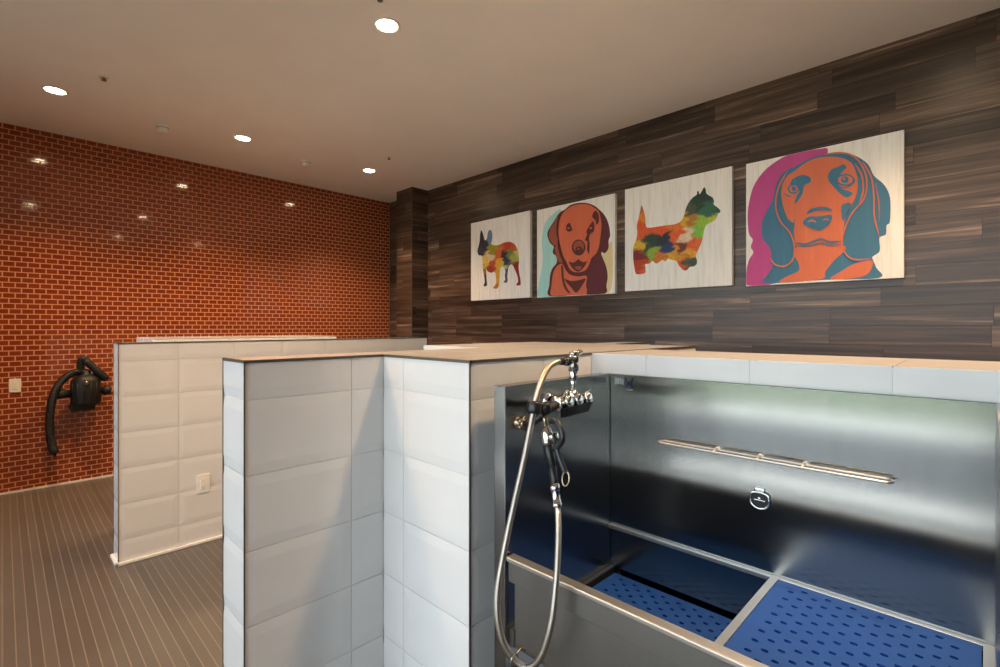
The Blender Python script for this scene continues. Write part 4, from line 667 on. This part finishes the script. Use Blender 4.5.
# folding tether bar on the back panel
bm = new(); y0, y1, zb = 0.712, 0.152, 1.009; xo, xi, rr = TXB - 0.038, TXB - 0.005, 0.0031
pts = [Vector((xi, y0 - 0.012, zb))]
pts += [Vector((xi - 0.0165 + 0.0165 * math.cos(a), y0 - 0.010 + 0.012 * math.sin(a), zb)) for a in [math.pi * k / 8 for k in range(1, 8)]]
pts += [Vector((xo, y0 - 0.012 + (y1 - y0 + 0.024) * k / 10, zb)) for k in range(11)]
pts += [Vector((xi - 0.0165 - 0.0165 * math.cos(a), y1 + 0.010 - 0.012 * math.sin(a), zb)) for a in [math.pi * k / 8 for k in range(1, 8)]]
pts += [Vector((xi, y1 + 0.012 + (y0 - y1 - 0.024) * k / 10, zb)) for k in range(0, 10)]
tube(bm, pts, rr, 12, closed=True)
tb = obj('tether_bar', bm, M['bright'], T, label='long slim horizontal rail on the back panel')
for y in (0.545, 0.432, 0.327):
    bm = new(); cyl(bm, (xo - 0.002, y, zb), (TXB + 0.001, y, zb), 0.0036, n=14); lathe(bm, (TXB, y, zb), (-1, 0, 0), [(0, 0.009), (0.003, 0.009), (0.004, 0.005)], 16); obj('tether_peg', bm, M['bright'], tb)
# drain style ring badge
bm = new(); cy, cz = 0.434, 0.896; XR = TXB - 0.0065
ring = [(-.021, .012), (-.012, .0165), (0, .018), (.012, .0165), (.021, .012), (.0235, 0), (.0215, -.013), (.013, -.022), (0, -.0255), (-.013, -.022), (-.0215, -.013), (-.0235, 0)]
tube(bm, catmull([(XR, cy + a, cz + b) for a, b in ring], 4, True), 0.0032, 10, closed=True); rg = obj('tether_ring', bm, M['chrome'], T, label='small oval chrome ring with a dark centre')
bm = new(); extrude_poly(bm, catmull([(TXB - 0.004, cy + a * 0.84, cz + b * 0.84) for a, b in ring], 3, True), (0.0055, 0, 0)); obj('ring_plate', bm, M['rubber'], rg)
bm = new(); box(bm, (TXB - 0.010, cy - 0.012, cz + 0.017), (TXB + 0.001, cy + 0.012, cz + 0.030), 0.003); cyl(bm, (TXB - 0.008, cy, cz + 0.001), (TXB - 0.0035, cy, cz + 0.001), 0.004); box(bm, (TXB - 0.0075, cy - 0.014, cz - 0.008), (TXB - 0.0035, cy + 0.014, cz - 0.002), 0.001)
obj('ring_mount', bm, M['chrome'], rg)
# maker's mark in the top corner of the back panel: faint lettering and a small dark emblem
bm = new(); XD = TXB - 0.0004
for a, b, z0, z1 in ((0.883, 0.875, 1.168, 1.190), (0.873, 0.866, 1.170, 1.190), (0.864, 0.858, 1.170, 1.190), (0.856, 0.850, 1.168, 1.186), (0.843, 0.815, 1.153, 1.156)):
    box(bm, (XD, a, z0), (TXB + 0.0002, b, z1))
dc = obj('maker_lettering', bm, M['greyprint'], T, label='faint grey lettering')
bm = new(); ey, ez = 0.829, 1.178
star = [(-.017, .016), (-.011, .017), (-.009, .009), (-.004, .001), (0, .004), (.004, .001), (.009, .009), (.011, .017), (.017, .016), (.016, .006), (.008, -.003), (.013, -.016), (.008, -.017), (0, -.008), (-.008, -.017), (-.013, -.016), (-.008, -.003), (-.016, .006)]
extrude_poly(bm, [(XD, ey + a, ez + b) for a, b in star], (0.0006, 0, 0)); obj('maker_emblem', bm, M['navy'], T, label='tiny dark blue emblem')

# slotted mats
def slotted(x0, x1, y0, y1, z, p=0.044, th=0.014, mg=0.014):
    bm = new(); zb = z - th
    rows = int((x1 - x0 - 2 * mg) / (p / 2)); rp = (x1 - x0 - 2 * mg) / rows
    cols = int((y1 - y0 - 2 * mg) / p); cp = (y1 - y0 - 2 * mg) / cols
    V = lambda x, y, zz=z: bm.verts.new((x, y, zz))
    def q(a, b, c, d): bm.faces.new((V(*a), V(*b), V(*c), V(*d)))
    def cell(ax, bx, ay, by):
        cx, cyy = (ax + bx) / 2, (ay + by) / 2; hx, hy = 0.0052, 0.0072
        O = [(bx, cyy), (bx, by), (cx, by), (ax, by), (ax, cyy), (ax, ay), (cx, ay), (bx, ay)]
        H = [(cx + hx * math.cos(k * math.pi / 4) * (1.0 if k % 2 == 0 else 1.12), cyy + hy * math.sin(k * math.pi / 4) * (1.0 if k % 2 == 0 else 1.12)) for k in range(8)]
        ov = [V(*o) for o in O]; hv = [V(*o) for o in H]; lv = [V(o[0], o[1], zb) for o in H]
        for k in range(8):
            j = (k + 1) % 8
            bm.faces.new((ov[k], ov[j], hv[j], hv[k])); bm.faces.new((hv[k], hv[j], lv[j], lv[k]))
    for i in range(rows):
        ax, bx = x0 + mg + i * rp, x0 + mg + (i + 1) * rp
        if i % 2 == 0:
            for j in range(cols): cell(ax, bx, y0 + mg + j * cp, y0 + mg + (j + 1) * cp)
        else:
            q((ax, y0 + mg), (bx, y0 + mg), (bx, y0 + mg + cp / 2), (ax, y0 + mg + cp / 2)); q((ax, y1 - mg - cp / 2), (bx, y1 - mg - cp / 2), (bx, y1 - mg), (ax, y1 - mg))
            for j in range(cols - 1): cell(ax, bx, y0 + mg + (j + 0.5) * cp, y0 + mg + (j + 1.5) * cp)
    q((x0, y0), (x1, y0), (x1, y0 + mg), (x0, y0 + mg)); q((x0, y1 - mg), (x1, y1 - mg), (x1, y1), (x0, y1))
    q((x0, y0 + mg), (x0 + mg, y0 + mg), (x0 + mg, y1 - mg), (x0, y1 - mg)); q((x1 - mg, y0 + mg), (x1, y0 + mg), (x1, y1 - mg), (x1 - mg, y1 - mg))
    for (a, b) in (((x0, y0), (x1, y0)), ((x1, y0), (x1, y1)), ((x1, y1), (x0, y1)), ((x0, y1), (x0, y0))):
        bm.faces.new((V(a[0], a[1], zb), V(b[0], b[1], zb), V(b[0], b[1], z), V(a[0], a[1], z)))
    bmesh.ops.remove_doubles(bm, verts=bm.verts[:], dist=1e-5)
    for f in bm.faces:
        f.normal_update()
        if f.normal.z < -0.5: f.normal_flip()
    return bm
tag(obj('floor_grate', slotted(0.957, TXB - 0.014, 0.006, 0.385, GZ), M['blue']), 'raised blue slotted plastic grate at the high level of the tub', 'grate', 'blue tub grates')
tag(obj('floor_grate', slotted(0.975, TXB - 0.018, 0.412, 0.872, 0.548, th=0.023), M['blue']), 'blue slotted plastic grate sunk in the deep basin end', 'grate', 'blue tub grates')
bm = new()

bm.free()
# ------------------------------------------------------------------ shower tap, bracket, hose and spray gun
K = thing('mixer_tap', (1.16, TY1, 1.11), 'chrome mixer tap on the steel side panel with upright outlet pipe', 'tap')
bm = new()
for x in (1.11, 1.20):
    cyl(bm, (x, TY1 + 0.001, 1.145), (x, 0.862, 1.145), 0.013, n=20); lathe(bm, (x, TY1, 1.145), (0, -1, 0), [(0, 0.026), (0.004, 0.026), (0.010, 0.017)], 24)
cyl(bm, (1.085, 0.850, 1.145), (1.222, 0.858, 1.143), 0.0185, ch=0.004)
cyl(bm, (1.076, 0.849, 1.145), (1.088, 0.850, 1.145), 0.021, ch=0.003)
for x in (1.108, 1.155, 1.202):
    lathe(bm, (x, 0.848, 1.147), (0, -1, 0.25), [(0, 0.014), (0.016, 0.014), (0.018, 0.017), (0.028, 0.017), (0.031, 0.013), (0.031, 0)], 20)
obj('valve_body', bm, M['chrome'], K)
bm = new(); extrude_poly(bm, [(1.084, 0.836, 1.134), (1.098, 0.846, 1.106), (1.212, 0.852, 1.108), (1.226, 0.846, 1.134)], (0, -0.020, 0.004)); obj('valve_cover', bm, M['black'], K, label='black cover under the valve')
bm = new(); cyl(bm, (1.220, 0.858, 1.146), (1.234, 0.859, 1.147), 0.015, ch=0.003); cyl(bm, (1.228, 0.859, 1.156), (1.285, 0.874, 1.164), 0.004, 0.005, n=14); obj('lever', bm, M['chrome'], K)
bm = new(); cyl(bm, (1.155, 0.846, 1.155), (1.155, 0.845, 1.235), 0.0085); lathe(bm, (1.155, 0.846, 1.16), (0, 0, 1), [(0, 0.014), (0.012, 0.014), (0.016, 0.009)], 20); cyl(bm, (1.155, 0.845, 1.205), (1.155, 0.845, 1.235), 0.0125, ch=0.002); obj('riser_pipe', bm, M['chrome'], K)
bm = new(); cyl(bm, (1.155, 0.845, 1.232), (1.155, 0.845, 1.278), 0.016, ch=0.004); lathe(bm, (1.155, 0.845, 1.276), (0, 0, 1), [(0, 0.010), (0.006, 0.012), (0.012, 0.012), (0.014, 0)], 20)
cyl(bm, (1.155, 0.845, 1.262), (1.105, 0.842, 1.263), 0.0105, ch=0.001); cyl(bm, (1.165, 0.846, 1.280), (1.205, 0.856, 1.286), 0.006, 0.008, n=14); obj('outlet_elbow', bm, M['chrome'], K)

B = thing('hose_bracket', (0.981, TY1, 1.10), 'brass wheel and black arm clamping the shower hose to the side panel', 'bracket')
bm = new(); lathe(bm, (0.981, TY1, 1.101), (0, -1, 0), [(0, 0.017), (0.004, 0.017), (0.008, 0.009), (0.016, 0.009), (0.018, 0.013), (0.024, 0.013), (0.026, 0.007), (0.026, 0)], 24)
for i in range(5):
    a = 2 * math.pi * i / 5; lathe(bm, (0.981 + 0.014 * math.cos(a), TY1 - 0.012, 1.101 + 0.014 * math.sin(a)), (0, -1, 0), [(0, 0), (0, 0.006), (0.010, 0.006), (0.010, 0)], 12)
obj('wall_rosette', bm, M['brass'], B, label='brass wheel shaped wall fixing')
bm = new(); tube(bm, catmull([(0.983, TY1 - 0.018, 1.098), (0.998, 0.868, 1.103), (1.014, 0.846, 1.122), (1.026, 0.834, 1.142), (1.008, 0.829, 1.149), (0.985, 0.826, 1.150)], 6), [0.0085] * 6 + [0.0105] * 25, 12)
tube(bm, catmull([(1.02, 0.838, 1.138), (1.05, 0.842, 1.141), (1.08, 0.848, 1.145)], 4), 0.0125, 12)
obj('arm', bm, M['black'], B)
bm = new(); lathe(bm, (0.957, 0.824, 1.138), (0.16, 0.03, 0.9), [(0, 0.0105), (0, 0.017), (0.008, 0.019), (0.026, 0.019), (0.032, 0.015), (0.032, 0.0105)], 24)
lathe(bm, (0.996, 0.818, 1.136), (0.0, 0.05, 1), [(0, 0.009), (0, 0.016), (0.022, 0.016), (0.026, 0.012), (0.026, 0.009)], 24); obj('hose_clip', bm, M['black'], B)

Hs = thing('spray_hose', (0.92, 0.80, 0.54), 'flexible stainless shower hose hanging in a long loop before the tub', 'hose')
hp = [(1.112, 0.8425, 1.263), (1.082, 0.841, 1.2635), (1.036, 0.836, 1.253), (0.995, 0.828, 1.221), (0.970, 0.825, 1.182), (0.952, 0.8225, 1.136), (0.919, 0.82, 1.04), (0.882, 0.82, 0.936), (0.848, 0.826, 0.812), (0.832, 0.832, 0.708), (0.840, 0.827, 0.622), (0.865, 0.812, 0.563), (0.889, 0.785, 0.540), (0.886, 0.742, 0.586), (0.885, 0.710, 0.677), (0.897, 0.704, 0.776), (0.928, 0.722, 0.865), (0.957, 0.747, 0.930)]
bm = new(); tube(bm, catmull(hp, 12), 0.0078, 14); obj('braided_hose', bm, M['hose'], Hs)
bm = new(); lathe(bm, (1.130, 0.8435, 1.2625), (-1, -0.04, 0.03), [(0, 0.0105), (0.0, 0.013), (0.012, 0.013), (0.014, 0.0105), (0.045, 0.0095), (0.045, 0.008)], 20); obj('end_nut', bm, M['black'], Hs, label='dark swivel nut at the tap')
bm = new(); lathe(bm, (0.952, 0.743, 0.918), (0.13, 0.2, 0.5), [(0, 0.008), (0, 0.0115), (0.010, 0.0125), (0.012, 0.0105), (0.040, 0.0105), (0.042, 0.013), (0.056, 0.013), (0.056, 0)], 20); obj('coupling', bm, M['chrome'], Hs, label='polished coupling at the spray gun')
bm = new(); tube(bm, [Vector((0.868 + 0.012 * math.cos(a), 0.808, 0.558 + 0.014 * math.sin(a))) for a in [2 * math.pi * k / 16 for k in range(16)]], 0.0022, 8, closed=True)
tube(bm, catmull([(0.872, 0.806, 0.571), (0.884, 0.800, 0.582), (0.892, 0.794, 0.575)], 4), 0.0022, 8); obj('cable_tie', bm, M['brass'], Hs)

G = thing('spray_gun', (0.967, 0.763, 0.96), 'black and chrome spray gun hanging nozzle up in the hose clip', 'spray gun')
bm = new(); cyl(bm, (0.9755, 0.778, 1.005), (0.980, 0.799, 1.064), 0.0105, 0.0125, ch=0.002); cyl(bm, (0.968, 0.763, 0.958), (0.976, 0.779, 1.008), 0.0098, 0.0105, ch=0.001); obj('handle', bm, M['black'], G)
bm = new(); lathe(bm, (0.980, 0.797, 1.058), (0.007, 0.012, 0.06), [(0, 0.013), (0.006, 0.0165), (0.030, 0.0165), (0.042, 0.011), (0.048, 0.008), (0.048, 0)], 24)
cyl(bm, (0.984, 0.800, 1.080), (0.975, 0.772, 1.083), 0.011, 0.010, ch=0.002); cyl(bm, (0.975, 0.772, 1.083), (0.974, 0.766, 1.0835), 0.0135, ch=0.002); obj('valve_head', bm, M['chrome'], G)
bm = new(); cyl(bm, (0.985, 0.808, 1.10), (0.991, 0.818, 1.140), 0.0068, 0.0058, n=16); obj('nozzle', bm, M['brass'], G, label='slim brassy nozzle tube')
bm = new(); tube(bm, catmull([(0.982, 0.790, 1.118), (0.981, 0.776, 1.124), (0.978, 0.762, 1.118), (0.975, 0.748, 1.100), (0.974, 0.746, 1.080), (0.976, 0.760, 1.060), (0.978, 0.776, 1.052)], 6), 0.0072, 12); obj('trigger_guard', bm, M['black'], G)
bm = new(); tube(bm, catmull([(0.977, 0.768, 1.062), (0.976, 0.757, 1.036), (0.975, 0.744, 1.012), (0.9745, 0.739, 1.003)], 6), [0.0075] * 19, 12); obj('trigger', bm, M['black'], G)
bm = new(); tube(bm, [Vector((0.9745 + 0.003 * math.sin(a), 0.7355 + 0.0105 * math.cos(a), 0.986 + 0.017 * math.sin(a))) for a in [2 * math.pi * k / 20 for k in range(20)]], 0.0022, 10, closed=True); obj('hanging_loop', bm, M['brass'], G, label='brass loop on the trigger')

# ------------------------------------------------------------------ daylight
W = bpy.data.worlds.new('sky'); SC.world = W; W.use_nodes = True
nt = W.node_tree; bg = nt.nodes['Background']
sky = nt.nodes.new('ShaderNodeTexSky'); sky.sky_type = 'NISHITA'; sky.sun_disc = False
sky.sun_elevation = math.radians(48); sky.sun_rotation = math.radians(75); sky.air_density = 1.0; sky.dust_density = 2.0; sky.ozone_density = 1.0
mxs = nt.nodes.new('ShaderNodeMix'); mxs.data_type = 'RGBA'; mxs.inputs[0].default_value = 0.8
mxs.inputs[7].default_value = (2.6, 2.75, 2.95, 1)          # bright, lightly overcast
nt.links.new(sky.outputs[0], mxs.inputs[6]); nt.links.new(mxs.outputs[2], bg.inputs[0]); bg.inputs[1].default_value = SKY_S
sl = bpy.data.lights.new('sun', 'SUN'); sl.energy = 17.0; sl.angle = math.radians(3); sl.color = (1.0, 0.96, 0.9)
so = bpy.data.objects.new('sun', sl); COL.objects.link(so); so.location = (-8, 20, 14)
so.rotation_euler = Vector((0.0, -math.cos(math.radians(42)), -math.sin(math.radians(42)))).to_track_quat('-Z', 'Y').to_euler()
pd = bpy.data.lights.new('window_portal', 'AREA'); pd.shape = 'RECTANGLE'; pd.size = GY1 - GY0; pd.size_y = GH
pd.cycles.is_portal = True
po = bpy.data.objects.new('window_portal', pd); COL.objects.link(po); po.location = (XG - 0.02, (GY0 + GY1) / 2, GH / 2)
po.rotation_euler = (math.radians(90), 0, math.radians(-90))

# ------------------------------------------------------------------ camera
cd = bpy.data.cameras.new('camera'); cam = bpy.data.objects.new('camera', cd); COL.objects.link(cam)
cd.sensor_width = 36.0; cd.sensor_fit = 'HORIZONTAL'; cd.lens = 491.73 * 36 / 1000; cd.clip_start = 0.02
cd.shift_y = -(333.5 - 326.89) / 1000.0
cam.location = (0, 0, 1.36); cam.rotation_euler = (math.radians(90), 0, math.radians(44.656 - 90))
SC.camera = cam
vs = SC.view_settings; vs.view_transform = 'Standard'; vs.look = 'None'; vs.gamma = 1.0; vs.use_curve_mapping = False; vs.exposure = EXPO
SC.display_settings.display_device = 'sRGB'
cy = SC.cycles
cy.max_bounces = 10; cy.diffuse_bounces = 6; cy.glossy_bounces = 6; cy.transparent_max_bounces = 12; cy.caustics_reflective = False; cy.caustics_refractive = False
cy.sample_clamp_indirect = 6.0; cy.use_denoising = True
